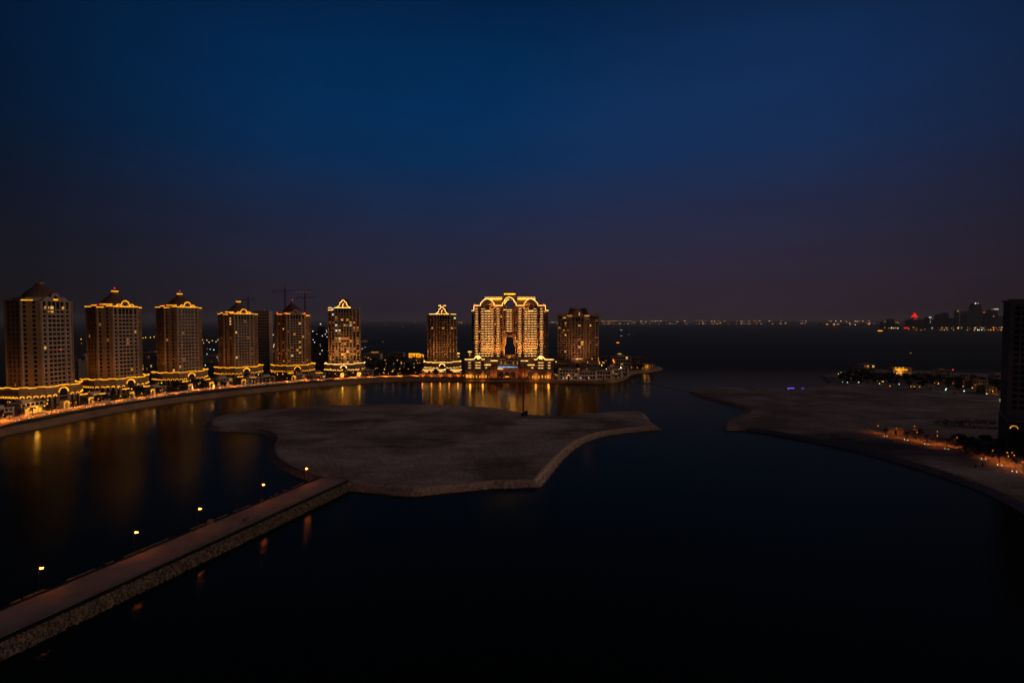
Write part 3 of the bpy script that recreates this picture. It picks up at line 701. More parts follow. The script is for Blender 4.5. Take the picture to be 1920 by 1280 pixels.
    # roofs
    MB().frust(X(290), X(519), 4, 25, Z(283), X(312), X(519), 8, 21, Z(186)).obj('long_roof', M['stone_tan'], t)
    MB().frust(X(697), X(935), 4, 25, Z(283), X(697), X(917), 8, 21, Z(186)).obj('long_roof', M['stone_tan'], t)
    MB().box(X(306), X(922), 6.2, 22, Z(186), Z(166)).obj('roof_parapet', S, t)
    for a, b_ in ((312,520),(705,918)):
        MB().box(X(a), X(b_), 5.2, 5.9, Z(204), Z(194)).obj('roof_light', E_['roofglow'], t)
        MB().box(X(a), X(b_), 5.7, 6.2, Z(184), Z(177)).obj('roof_light', E_['soffit'], t)
    MB().plate([(X(a),Z(b_)) for a, b_ in ((488,283),(493,240),(543,148),(682,148),(722,240),(727,283),(697,283),(694,240),(672,213),(650,188),(608,172),(566,188),(544,213),(522,240),(519,283))], [], 7.2, 18).obj('centre_roof', M['tile'], t)
    MB().box(X(540), X(685), 5, 21, Z(128), Z(108)).obj('roof_cap', S, t)
    MB().box(X(543), X(682), 4.4, 20.5, Z(148), Z(128)).obj('roof_band', M['stone_tan'], t)
    MB().box(X(545), X(680), 3.7, 4.2, Z(147), Z(136)).obj('roof_light', E_['roofglow'], t)
    for c in (550, 674): MB().frust(X(c)-.7,X(c)+.7,6,7.4,Z(108),X(c)-.15,X(c)+.15,6.6,6.9,Z(98)).obj('finial', S, t)
    for c in (318, 908): MB().frust(X(c)-.7,X(c)+.7,8,9.4,Z(166),X(c)-.15,X(c)+.15,8.6,8.9,Z(156)).obj('finial', S, t)
    # podium
    py = -11
    for sgn in (-1, 1):
        q = (lambda c: X(c)) if sgn < 0 else (lambda c: X(1223-c) )
        def bx(a, b_, y0, y1, c0, c1, nm, mt):
            xa, xb = sorted((q(a), q(b_))); return MB().box(xa, xb, y0, y1, Z(c0), Z(c1)).obj(nm, mt, t)
        yg = py
        pts = [(q(88), Z(1043)), (q(318), Z(1043)), (q(318), Z(918)), (q(292), Z(918)), (q(275), Z(896)), (q(258), Z(878)), (q(240), Z(872)), (q(222), Z(878)), (q(205), Z(896)), (q(190), Z(918)), (q(88), Z(918))]
        MB().plate(pts, [], yg+.9, yg+12).obj('podium_house', M['stone'], t)
        MB().tube([(q(a), yg+.5, Z(b_)) for a, b_ in ((86,914),(192,914),(207,895),(222,877),(240,870),(258,877),(274,895),(290,914),(320,914))], .40, 4).obj('cornice_light', E_['warm'], t)
        for c, w in ((142,2.9),(225,3.0),(258,3.0)):
            for zc in (957,988,1020):
                inst('balcony', BAL2, t, (q(c), yg+.45, Z(zc)), sc=(1.15,1,1.0)); inst('window', pane_mesh(w, 1.6, 'glass'), t, (q(c), yg+.85, Z(zc+18)))
        for c in (108,180,290):
            for zc in (950,985,1020): inst('window', pane_mesh(1.2, 1.6, pick_lit(.1)), t, (q(c), yg+.85, Z(zc+15)))
        # arcade at the ground
        g = MB(); n = 8
        for i in range(n+1):
            c = 92+i*(392-92)/n; xa = q(c); g.box(xa-.45, xa+.45, yg-.4, yg+.6, 3.9, Z(1062))
        xa, xb = sorted((q(88), q(396))); g.box(xa, xb, yg-.4, yg+.9, Z(1062), Z(1040)); g.obj('arcade', M['stone'], t)
        MB().box(xa+.1, xb-.1, yg+2.6, yg+11, 3.9, Z(1045)).obj('arcade_wall', M['stone_tan'], t)
        for i in range(n):
            c = 92+(i+.5)*(300)/n
            mk = 'facade_wash' if i in (0,1,3,6) else 'amber_dim' if i in (2,4) else 'win_d'
            inst('lit_doorway', pane_mesh(1.4 if i else 2.6, 3.2 if i else 4.0, mk), t, (q(c), yg+2.45, 4.1))
            MB().ball((q(c),yg-.7,5.0), .28, 6, 4).obj('wall_lamp', E_['dot_o'], t)
        lamp(t, (q(150), yg-1.2, 6), 1300, (1,.40,.06), .5); lamp(t, (q(300), yg-1.2, 6), 1000, (1,.38,.06), .5)
        bx(318,396,yg+1.5,yg+12,1043,978,'podium_step',M['stone']); MB().box(*sorted((q(314),q(397))), yg+.9, yg+1.6, Z(982), Z(975)).obj('cornice_light', E_['warm'], t)
        inst('balcony', BAL2, t, (q(340), yg+1.3, Z(1018)))
        bx(318,396,yg+5,yg+12,975,915,'podium_upper',M['stone'])
        bx(396,474,yg-1,yg+12,1135,972,'gate_tower',M['stone_red']); bx(393,476,yg-1.4,yg+12,970,935,'gate_tower_cap',M['stone'])
        MB().box(*sorted((q(392),q(476))), yg-1.9, yg-1.4, Z(932), Z(925)).obj('cornice_light', E_['warm'], t)
        bx(426,434,yg-1.3,yg-1.02,1125,966,'slit_window',M['dark'])
    MB().box(X(474.2), X(748.5), py+2, py+12, 3.9, Z(1022)).obj('entrance_wall', M['stone_red'], t)
    MB().box(X(474.2), X(748.5), py+5, py+12, Z(1022), Z(912)).obj('colonnade_wall', M['stone_tan'], t)
    MB().box(X(478), X(745), py+4, py+4.9, Z(935), Z(925)).obj('colonnade_beam', M['stone'], t)
    for i in range(6): MB().box(X(490+i*48)-.4, X(490+i*48)+.4, py+4, py+4.8, Z(1000), Z(935)).obj('column', M['stone'], t)
    for i in range(5):
        c = 514+i*48; inst('lit_doorway', pane_mesh(1.1, 2.6, ['win_a','win_a','glass','win_a','win_a'][i]), t, (X(c), py+4.9, Z(970)))
    MB().box(X(480), X(708), py+.6, py+1.9, Z(1010), Z(1001)).obj('pool_terrace_light', E_['blue'], t)
    MB().box(X(470), X(540), py+.2, py+.55, Z(1028), Z(1021)).obj('cornice_light', E_['warm'], t)
    Tq = lambda a, b_, z: (X(0)+a, py+2-b_, z)
    for c in (515, 585, 655):
        r = 3.3; cxm = X(c)
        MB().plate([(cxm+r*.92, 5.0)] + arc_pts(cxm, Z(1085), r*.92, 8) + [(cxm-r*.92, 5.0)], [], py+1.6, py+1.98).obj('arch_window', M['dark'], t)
        MB().tube([(a, py+1.6, z) for a, z in arc_pts(cxm, Z(1085), r, 10)], .28, 4).obj('arch_moulding', M['stone'], t)
    inst('lit_doorway', pane_mesh(4.6, 1.3, 'facade_wash'), t, (X(585), py+1.5, 5.0))
    for c in (460, 500, 545, 640, 700, 765): MB().ball((X(c), py-.5, 5), .32, 6, 4).obj('wall_lamp', E_['dot_o'], t)
    for c in (432, 560, 665, 791): lamp(t, (X(c), py-7, 5.5), 2400, (1,.38,.09), .6, 'SPOT', aim=(X(c), py+2, 13), angle=120, blend=1)  # fill spots added out front to brighten the podium and gate towers
    # floodlights standing on the podium roof, washing the facade
    for c, pw in ((245,1),(350,1.2),(470,1),(752,1),(870,1.2),(980,1)):
        f = MB().box(-.4,.4,-.3,.3,0,.5).obj('floodlight', M['metal'], t); f.location = (X(c), -10, Z(918)+.1)
        lamp(t, (X(c), -10.5, Z(918)+1), 32000*pw, (1,.32,.045), .8, 'SPOT', aim=(X(c), 1, Z(420)), angle=115, blend=1)
    for c in (400, 812):
        lamp(t, (X(c), -9.5, Z(290)+6), 10000, (1,.34,.05), .8, 'SPOT', aim=(X(c), 1, Z(420)), angle=120, blend=1)  # unseen upper spots added so the facade top stays bright
    return t
BAL = MB().box(-1.4,1.4,-.55,.35,.1,.88).mesh('balcony', E_['soffit'])  # balcony lamplight put into the slabs as glow, no lamps behind them
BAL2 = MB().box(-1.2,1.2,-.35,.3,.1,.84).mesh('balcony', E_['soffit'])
big_building()

# ------------------------------------------------------------------ the dim mansard tower to its right
def mansard_tower():
    k = .0975; D0 = 722.0
    def X(c): return (c-405)*k
    def Z(c): return 85.4-(c-200)*.0956
    cx = at_depth(1083.5, 690, D0)
    t = thing('apartment_tower', 'dim mansard roofed tower with scattered lit windows, right of the golden building', 'tower', (cx.x, D0, 0), R(-5))
    mt = M['stone']; g = MB(); z0, z1 = Z(872), Z(300); nr = 17; fh = (z1-z0)/nr
    MB().box(X(122), X(686), .9, 30, z0-1, z1+2).obj('wall', mt, t)
    MB().box(X(312), X(492), -2.6, .9, z0-1, Z(255)).obj('centre_wall', mt, t)
    def face(a, b, spec, y, zt, rows, lit, tall=False):
        facade(t, g, (X(a), y), (X(b), y), spec, z0, zt, rows, lit=lit, hot=('win_a','win_b'), tall_top=tall)
    face(122,285,[('P',.8),('N',2.2),('P',.7),('N',1.7),('N',1.7),('N',1.7),('P',.6),('N',1.8),('P',.6)],.1,z1,nr,.12)
    face(520,690,[('P',.6),('N',1.8),('P',.6),('N',1.7),('N',1.7),('N',1.7),('P',.7),('N',2.2),('P',.8)],.1,z1,nr,.10)
    face(310,494,[('P',.9),('N',3.2),('N',3.2),('N',3.2),('N',3.2),('P',.9)],-3.4,Z(265),nr+1,.15,True)
    g.obj('facade_grid', mt, t)
    MB().box(X(118), X(252), -.4, 24, Z(288), Z(215)).obj('parapet_block', mt, t); MB().box(X(560), X(690), -.4, 24, Z(288), Z(215)).obj('parapet_block', mt, t)
    for a, b in ((134,250),(566,672)): MB().box(X(a), X(b), -.62, -.42, Z(282), Z(252)).obj('attic_window', M['dark'], t)
    inst('window', pane_mesh(4.5, 1.6, 'win_a'), t, (X(215), -.7, Z(276)))
    MB().frust(X(255), X(560), 1, 22, Z(250), X(292), X(520), 5, 18, Z(140)).obj('mansard_roof', M['tile'], t)
    for c in (318, 492): MB().box(X(c)-2.4, X(c)+2.4, 4.2, 17, Z(140), Z(125)).obj('roof_cap', mt, t)
    pts = [(X(312), Z(255)), (X(330), Z(232)), (X(350), Z(205)), (X(365), Z(165)), (X(388), Z(150)), (X(405), Z(130)), (X(422), Z(150)), (X(445), Z(165)), (X(460), Z(205)), (X(480), Z(232)), (X(492), Z(255))]
    MB().plate(pts, [], -3.2, -2.0).obj('bell_gable', mt, t)
    inst('gable_window', pane_mesh(1.1, 4.2, 'win_b'), t, (X(420), -3.3, Z(238)))
    for s_, a, b in ((0,245,312),(1,490,560)): MB().box(X(a), X(b), .2, .7, Z(246), Z(232)).obj('roof_light', E_['win_a'], t)
    inst('terrace_light', pane_mesh(6.5, .8, 'win_b'), t, (X(430), -5, Z(850)))
    # podium
    MB().box(X(90), X(285), -5, 30, 3.9, Z(880)).obj('podium', M['stone'], t); MB().box(X(285), X(515), -7, 30, 3.9, Z(868)).obj('podium', M['stone'], t)
    MB().box(X(515), X(700), -5, 30, 3.9, Z(880)).obj('podium', M['stone'], t)
    T = lambda a, b, z: (a, -7-b, z); T2 = lambda a, b, z: (a, -5-b, z)
    arch(t, T, X(398), Z(925), 3.0, Z(960), 'win_d', .3)
    for c in (120,155,190,225,260,545,580,615,650,685): arch(t, T2, X(c), Z(925), 1.2, Z(955), 'win_d', .15)
    for a, b in ((150,150),(390,430),(520,530)):
        if b > a: inst('window', pane_mesh((b-a)*k, 1.0, 'win_a'), t, (X((a+b)/2), -7.3, Z(990)))
    for c, m_ in ((97,'dot_y'),(700,'dot_o'),(694,'dot_o'),(535,'dot_y'),(740,'dot_y')): MB().ball((X(c), -8, Z(890)), .5, 6, 4).obj('wall_lamp', E_[m_], t)
    lamp(t, (X(320), 0, Z(248)), 300, (1,.5,.1), .4); lamp(t, (X(530), 0, Z(248)), 300, (1,.5,.1), .4)
    lamp(t, (X(405), -34, 20), 26000, (1,.40,.14), 1, 'SPOT', aim=(X(405), 0, 56), angle=110, blend=1)
mansard_tower()

# the near tower at the right edge of the view
def near_tower():
    Y0 = 300.0; xL = (1893-960)/1000*Y0
    t = thing('apartment_tower', 'near unlit tower cut by the right edge of the view', 'tower', (xL, Y0, 0), R(-37))
    g = MB(); z0, z1 = 24.0, 83.2; nr = 18
    MB().box(0, 40, .8, 30, 2, 86).obj('wall', M['far'], t)
    facade(t, g, (0,0), (40,0), [('P',1.6)] + [('N',2.9)]*4 + [('P',1.2)] + [('N',2.9)]*8 + [('P',1.4)], z0, z1, nr, lit=0, wh=.62)
    g.box(0,40,0,.8,2,z0); g.box(0,40,0,.8,z1,86); g.obj('facade_grid', M['stone_grey'], t)
    MB().box(-.8, 41, -.8, 31, 86, 87).obj('cornice', M['stone_grey'], t)
    MB().box(-.1, 0, .4, 29, 20, 85.8).obj('side_wall', M['far'], t)  # side shade put into the colour, darker than the front
    MB().box(0, 44, -6, 34, 2, 19).obj('podium', M['far'], t); MB().box(-.4, 44.5, -6.5, 34.5, 19, 20).obj('podium_band', M['stone_grey'], t)
    T = lambda a, b, z: (a, -6-b, z)
    arch(t, T, 2.6, 15.2, 1.6, 2.3, 'amber_dim', .35)
    for i in range(1,6): arch(t, T, 3.2+i*6.5, 12.0, 1.8, 2.3, 'dark_') if False else None
    inst('window', pane_mesh(1.8, 2.6, 'win_d'), t, (10, -6.2, 5)); inst('window', pane_mesh(1.2, 2.2, 'win_d'), t, (14, -6.2, 6))
    beacon(t, (9,1,88.0), .45)
near_tower()

# ------------------------------------------------------------------ blocks behind the towers
def block(label, px, pyb, Y, w, d, h, mat, rows, cols, lit, rz=0, z0=3.9, group=None, name='apartment_block', hot=(), roofbits=True, flat=None, cat='building'):
    p = at_depth(px, 640, Y); t = thing(name, label, cat, (p.x, Y, 0), rz, group); g = MB()
    MB().box(-w/2, w/2, .6, d, z0, z0+h).obj('wall', mat, t)
    facade(t, g, (-w/2,0), (w/2,0), [('P',.8)] + [('N',2.6)]*cols + [('P',.8)], z0+1, z0+h, rows, depth=.6, lit=lit, hot=hot)
    g.box(-w/2,w/2,0,.6,z0,z0+1); g.obj('facade_grid', mat, t)
    MB().box(-w/2-.3, w/2+.3, -.3, d+.3, z0+h, z0+h+.7).obj('roof', mat, t)
    if roofbits: MB().box(-w*.2, w*.12, d*.3, d*.6, z0+h+.7, z0+h+3).obj('roof_hut', mat, t)
    return t
def ztop_at(py, Y): return CAM_Z - (py-601)/FPX*Y
uf = block('dark unfinished block close behind the fourth dome tower', 490, 690, 745, 21, 22, ztop_at(583,745)-4, M['stone_grey'], 20, 7, .01, R(12), name='unfinished_tower')
st = block('black building site with scattered white work lights, beside the bell gabled tower', 601, 690, 780, 24, 24, ztop_at(622,780)-4, M['far'], 14, 6, 0, name='unfinished_tower')
for i in range(13): MB().ball((rnd.uniform(-11,11), rnd.uniform(-.8,-.3), rnd.uniform(18,62)), rnd.uniform(.35,.75), 6, 4).obj('work_light', E_[rnd.choice(['dot_w','bulb_w','win_w'])], st)
MB().box(-5,5,2,12,58,66).obj('stair_core', M['far'], st); MB().ball((0,1,70), .8, 6, 4).obj('work_light', E_['dot_w'], st); MB().tube([(0,2,66),(0,2,70)],.15,4).obj('mast',M['metal'],st)
BK = [(280,662,700,24,20,'pale low apartment block between the second and third dome towers','villa',7,8,.12),
      (150,668,640,12,16,'pale low block between the two leftmost towers','villa',7,4,.05),
      (138,678,600,10,14,'squat grey block right beside the leftmost tower','stone_grey',5,3,.05),
      (398,668,900,34,26,'dark low block between the third and fourth dome towers','stone_grey',6,8,.06),
      (500,700,760,20,12,'low dark car park block beneath the unfinished tower','stone_grey',3,6,.1),
      (694,664,980,36,20,'low dark block with an amber roof light right of the gabled tower','stone_grey',3,9,.05),
      (742,668,1050,30,16,'low brown building behind the dark trees in the park','stone_tan',2,7,.0),
      ]
for px, pyt, Y, w, d, lb, mt, rw, cl, li in BK:
    b = block(lb, px, 0, Y, w, d, max(7, ztop_at(pyt,Y)-4), M[mt], rw, cl, li, name='low_building', group='low blocks behind the towers')
    if 'amber roof' in lb: MB().box(2,16,-.6,-.3,ztop_at(658,Y)-2.4,ztop_at(658,Y)-1.6).obj('roof_light', E_['amber_dim'], b)
# brightly lit clubhouse in the park
p = at_depth(780, 670, 960); t = thing('clubhouse', 'small golden clubhouse outlined in bright amber light in the park', 'building', (p.x, 960, 0))
zc = ztop_at(663,960)
MB().box(-12,8,0,12,3.9,zc).obj('wall', M['stone_tan'], t); MB().box(8,13.5,1,12,3.9,zc-2.2).obj('wing', M['stone_tan'], t)
for x0, x1, z0, z1 in ((-13,7.5,zc-.8,zc+.6),(-13,-4.5,zc-3.4,zc-2.4),(-13,-4.5,zc-6.4,zc-5.2),(-3.8,-2.4,zc-6,zc-.8),(.2,1.4,zc-6,zc-.8),(1.4,6.4,zc-3.2,zc-2.2),(1.4,6.4,zc-6.4,zc-5.2),(7,13.5,zc-2.4,zc-1.3),(7.2,8.4,zc-6.4,zc-2.4),(12.4,13.5,zc-6.4,zc-2.4)):
    MB().box(x0,x1,-.8,-.05,z0,z1).obj('outline_light', E_['amber'], t)
for i,(px, py, Y) in enumerate([(856,663,800),(883,660,800)]):
    p = at_depth(px, py, Y); t = thing('pavilion', ['small lit pavilion roof peeping out right behind the slim tower','small lit pavilion at the left shoulder of the golden building'][i], 'pavilion', (p.x, Y, 0))
    MB().box(-4,4,0,6,3.9,p.z).obj('wall', M['stone_tan'], t); MB().box(-4.6,4.2,-.6,6.4,p.z,p.z+.8).obj('roof_light', E_['warm'], t)
    MB().box(-2.5,-1.2,-.5,-.05,p.z-6,p.z-1).obj('window', E_['win_a'], t); MB().box(1.8,4.4,-.5,-.05,p.z-5,p.z-3.4).obj('window', E_['win_b'], t)

# podium terrace in front of the slim tower: three lit arcades
for i, (px, w, lb) in enumerate([(803,14,'long lit arcade left of the slim tower steps'),(828,10,'small lit entrance arcade in the middle below the slim tower'),(855,14,'long lit arcade right of the slim tower steps')]):
    p = G(px, 700, 4); p = at_depth(px, 697, 694); t = thing('arcade_pavilion', lb, 'pavilion', (p.x, 694, 0), 0, 'arcades below the slim tower')
    MB().box(-w/2,w/2,.6,6,3.9,11.2).obj('wall', M['villa'], t); MB().box(-w/2-.4,w/2+.4,-.1,.6,10.6,11.3).obj('cornice_light', E_['warm'], t)
    T = lambda a, b, z: (a, .6-b, z); n = 5 if w > 10 else 3
    for k in range(n): arch(t, T, (k-(n-1)/2)*1.9, 8.0, .85, 4.2, 'warm', .35)
# promenade wall lit in orange under the slim tower
sw0, sw1 = s_of(784), s_of(868)
wq = strip([along(sw0+(sw1-sw0)*i/12,1.2)[0] for i in range(13)], [along(sw0+(sw1-sw0)*i/12,2.0)[0] for i in range(13)], 3.95, 'retaining_wall', M['prom'], 3.2)
tag(wq, 'orange lit retaining wall on the promenade below the slim tower', 'wall')
for i in range(5):
    p, d = along(sw0+(sw1-sw0)*(i+.5)/5, -1.5); t = thing('wall_uplight', 'orange uplight at the foot of the retaining wall, %s from the left' % ORD[i], 'lamp', p, 0, 'uplights of the retaining wall')
    MB().frust(-.25,.25,-.25,.25,0,-.35,.35,-.35,.35,.35).obj('housing', M['metal'], t); MB().ball((0,0,.45),.22,6,4).obj('bulb', E_['dot_o'], t); lamp(t, (0,0,1.0), 700, (1,.30,.05), .3)

# ------------------------------------------------------------------ waterfront villas, gates
def villa(label, loc, rz, w, d, h, mat, storeys, lit, group, arches=True, lamps=0, light=None, name='villa', cat='villa'):
    t = thing(name, label, cat, loc, rz, group); g = MB()
    MB().box(-w/2, w/2, .5, d, 0, h).obj('wall', mat, t)
    n = max(2, int(w/3.4)); facade(t, g, (-w/2,0), (w/2,0), [('P',.7)]+[('N',2.4)]*n+[('P',.7)], .3, h, storeys, depth=.5, lit=lit, hot=('win_a',)); g.box(-w/2,w/2,0,.5,0,.3); g.obj('facade_grid', mat, t)
    MB().box(-w/2-.5, w/2+.5, -.5, d+.4, h, h+.5).obj('roof', mat, t)
    MB().box(-w*.28, w*.18, d*.3, d*.75, h+.5, h+2.6).obj('roof_room', mat, t)
    if arches: arch(t, lambda a, b, z: (a, -b, z), 0, h*.45, 1.3, .3, light or 'win_d', .25)
    return t
gates = [143,187,261,300.5,367.5,404,464,556,645,675]
GS = [s_of(x) for x in gates]
near_t = [(70,'the leftmost tower'),(212,'the second dome tower'),(338,'the third dome tower'),(446,'the fourth dome tower'),(548,'the smallest dome tower'),(645,'the bell gabled tower'),(735,'the dark park'),(826,'the slim gabled tower'),(955,'the golden building')]
def landmark(p):
    x = proj(p)[0]; c = min(near_t, key=lambda q: abs(q[0]-x)); return c[1], ('left' if x < c[0] else 'right')
for i, s in enumerate(GS):
    p, d = along(s, 8.5); rz = math.atan2(d.y, d.x)
    t = thing('gate_pavilion', 'stone gate pavilion with a glowing arch on the promenade, %s from the left' % ORD[i], 'pavilion', (p.x,p.y,3.9), rz, 'gate pavilions along the promenade')
    MB().plate([(-2.6,0),(-1.4,0)] + arc_pts(0, 4.2, 1.4, 8, 180, 0) + [(1.4,0),(2.6,0),(2.6,7.4),(-2.6,7.4)], [], 0, 3.2).obj('wall', M['villa'], t)
    MB().frust(-3.1,3.1,-.5,3.7,7.4,-1.2,1.2,1.0,2.2,8.8).obj('roof', M['tile'], t)
    MB().tube([(a,-.15,z) for a, z in arc_pts(0, 4.2, 2.1, 10)], .33, 4).obj('arch_light', E_['warm' if i > 7 else 'amber'], t)
    if i not in (0,): MB().box(-4.6,1.6,5.5,6.1,9.0,9.7).obj('pergola_light', E_['amber'], t); MB().box(-4.6,-4.2,5.5,5.9,0,9).obj('pergola_post', M['metal'], t); MB().box(1.2,1.6,5.5,5.9,0,9).obj('pergola_post', M['metal'], t)
    lamp(t, (0,-1.2,3), 260 if i < 8 else 600, (1,.5,.08), .3)
    if i > 7: MB().box(-1.1,1.1,.6,1.0,0,4.5).obj('glowing_door', E_['facade_wash'], t)
# row of villas behind the promenade
k = 0; s = 6.0
while s < s_of(690):
    w = rnd.uniform(13,19); h = rnd.choice([6.4,6.8,7.4,8.2]); p, d = along(s+w/2, 14+rnd.uniform(0,3)); lm, sd = landmark(p)
    if all(abs(s+w/2-g) > w/2+3.2 for g in GS):
        tt = villa('low %s villa in the promenade row, %s from the left, below %s' % (rnd.choice(['cream','pale']), ORD[k], lm), (p.x,p.y,3.9), math.atan2(d.y,d.x), w, rnd.uniform(9,12), h, M['villa'], 2, .10, 'villas behind the promenade')
        if k % 3 == 1: MB().box(-w*.3, w*.25, -.9, -.55, h+.5, h+1.0).obj('roof_light', E_['amber_dim' if k % 2 else 'amber'], tt)
        k += 1; s += w+rnd.uniform(2,7)
    else: s += 4
# brightly lit cafe near the leftmost tower
p, d = along(s_of(92), 12); t = thing('cafe', 'bright amber lit waterfront cafe between the first gate and the leftmost tower', 'cafe', (p.x,p.y,3.9), math.atan2(d.y,d.x))
MB().box(-7,7,.4,7,0,5.5).obj('wall', M['villa'], t); MB().box(-7.6,7.6,-2.5,7.4,5.5,5.9).obj('roof', M['villa'], t)
for x in (-5.4,-2.0,1.4,4.8): inst('window', pane_mesh(2.2,3.2,'facade_wash'), t, (x,.3,.8))
for x in (-6,0,6): MB().ball((x,-2.2,5.2),.5,6,4).obj('lantern', E_['dot_y'], t)
lamp(t, (0,-3,4), 900, (1,.48,.06), .4); lamp(t, (0,-1,8), 900, (1,.48,.06), .4)

# villas of the point in front of the mansard tower
VP = [(1066,713,23,9,12.2,3,'cream villa with a small lit arch, leftmost of the row on the stone quay','warm',.12),
      (1101,713,21,8,9.6,2,'cream villa with a lit upper corner window, second on the stone quay',None,.05),
      (1132,712,18,8,9.8,2,'cream villa with dark loggias, third on the stone quay',None,.0),
      (1155,709,15,8,9.6,2,'cream villa with a glowing loggia, fourth on the stone quay','win_b',.12),
      (1171,705,9,8,8.8,2,'narrow unlit villa at the corner end of the stone quay',None,.0)]
for px, py, w, d, h, st_, lb, li, lt in VP:
    p = G(px, py, 4); t = villa(lb, (p.x,p.y,3.9), R(-4 if px < 1150 else 25), w, d, h, M['villa'], st_, lt, 'villas on the stone quay', light=li)
    for sx in (-1,1): MB().frust(sx*w/2-1.3,sx*w/2+1.3,-1.2,2,0,sx*w/2-1.1,sx*w/2+1.1,-1,1.8,h+1.2).obj('corner_pier', M['villa'], t)
p = G(1166, 694.5, 4); t = villa('four storey cream hotel block behind the villas, with a small lit roof pavilion', (p.x,p.y,3.9), R(4), 27, 16, 19.5, M['villa'], 4, .06, None, name='hotel', cat='hotel', light='win_b')
MB().box(-7,1,2,8,22.6,24.4).obj('roof_pavilion', M['villa'], t); MB().box(-5.5,-.5,1.7,1.95,23.2,24.3).obj('window', E_['win_b'], t)
MB().tube([(-13,-.6,16),(-12.4,-.6,14),(-11,-.6,11.5)], .5, 5).obj('stair_light', E_['dot_o'], t)
p = G(1150, 700, 4); villa('low pale annexe beside the hotel block', (p.x,p.y,3.9), R(2), 12, 8, 9, M['villa'], 2, .0, None, name='annexe', cat='building')
p = G(1197, 687, 4); villa('terracotta coloured house right of the hotel block', (p.x,p.y,3.9), R(6), 26, 12, 13, M['villa_pink'], 3, .0, None, name='house', cat='house')
p = G(1136, 683, 4); villa('dark terracotta house in the trees between mansard tower and hotel', (p.x,p.y,3.9), R(0), 18, 12, 11, M['villa_pink'], 3, .06, None, name='house', cat='house')
p = G(1216, 692, 4); t = thing('garden_pavilion', 'colonnaded garden pavilion with golden light inside, near the tip of the point', 'pavilion', (p.x,p.y,3.9), R(8))
MB().box(-11,11,0,9,7.4,8.2).obj('roof', M['villa_pink'], t); MB().box(-10,10,4,9,0,7.4).obj('wall', M['villa_pink'], t)
for i in range(7): MB().box(-10.4+i*3.3,-9.7+i*3.3,0,.7,0,7.4).obj('column', M['villa'], t)
for x in (-7.4,-2.6,-.4): MB().box(x-.5,x+.5,3.6,3.9,.3,6).obj('lit_doorway', E_['win_a'], t)
lamp(t, (-5,2,4), 260, (1,.5,.1), .3); lamp(t, (1,2,4), 260, (1,.5,.1), .3)
# parasol-like tent left of the villas
p = G(1036, 708, 4); t = thing('tent', 'dark rounded tent edged with a string of amber lamps, right of the golden building', 'tent', (p.x,p.y,3.9))
MB().loft([[(8*f*math.cos(R(30*i)), 5*f*math.sin(R(30*i)), z) for i in range(12)] for f, z in ((1,0),(1,2.5),(.8,4.4),(.45,5.6),(.05,6.2))]).obj('canopy', M['villa_pink'], t)
for i in range(5): MB().ball((3+i*1.2,-5.1+i*.3,5.0-i*.8),.32,6,4).obj('lamp_bulb', E_['dot_y'], t)

# ------------------------------------------------------------------ trees and palms
def leaf_crown(n, rx, rz_, size, mat, seed):
    r = random.Random(seed); mb = MB(); cl = [(r.uniform(-.6,.6)*rx, r.uniform(-.6,.6)*rx, r.uniform(-.5,.6)*rz_, r.uniform(.35,.6)*rx) for _ in range(8)]
    for i in range(n):
        c = r.choice(cl); a, b = r.uniform(0,6.28), r.uniform(-1.2,1.5); q = c[3]*r.uniform(.6,1.05)
        p = Vector((c[0]+q*math.cos(a)*math.cos(b), c[1]+q*math.sin(a)*math.cos(b), c[2]+q*math.sin(b)*rz_/rx))
        d1 = Vector((r.gauss(0,1), r.gauss(0,1), r.gauss(0,1))).normalized()*size; d2 = d1.orthogonal().normalized()*size*.6
        mb.add([p-d1, p+d2, p+d1, p-d2], [(0,1,2,3)])
    return mb
CROWNS = [leaf_crown(420, 3.4, 2.4, .55, M['leaf'], 3+i).mesh('crown', M['leaf']) for i in range(3)]
def trunk_mb():
    mb = MB(); mb.tube([(0,0,0),(.1,.05,1.4),(0,.1,2.8)], .28, 6, taper=.6)
    for a in (0,2.1,4.2): mb.tube([(0,.1,2.5),(.8*math.cos(a),.8*math.sin(a),3.6),(1.5*math.cos(a),1.5*math.sin(a),4.6)], .14, 5, taper=.5)
    return mb
TRUNK = trunk_mb().mesh('trunk', M['bark'])
def palm_crown():
    mb = MB(); r = random.Random(5)
    for i in range(17):
        a = i*2.4; el = r.uniform(-.1,1.0); L = r.uniform(2.4,3.1); pts = []
        for q in range(6):
            f = q/5; pts.append(Vector((math.cos(a)*L*f*math.cos(el*.6), math.sin(a)*L*f*math.cos(el*.6), L*(f*math.sin(el)-f*f*1.1))))
        s_ = Vector((-math.sin(a), math.cos(a), 0))
        for q in range(5):
            w0, w1 = .34*math.sin(math.pi*(q/5*.9+.08)), .34*math.sin(math.pi*((q+1)/5*.9+.08))
            dn = Vector((0,0,-.18))
            mb.add([pts[q], pts[q]+s_*w0+dn, pts[q+1]+s_*w1+dn, pts[q+1]], [(0,1,2,3)]); mb.add([pts[q], pts[q]-s_*w0+dn, pts[q+1]-s_*w1+dn, pts[q+1]], [(0,1,2,3)])
    return mb
PCROWN = palm_crown().mesh('crown', M['palm']); PTRUNK = MB().tube([(0,0,0),(.08,0,2.2),(.05,.08,4.4),(0,0,6.4)], .26, 6, taper=.65).mesh('trunk', M['bark'])
counts = {}
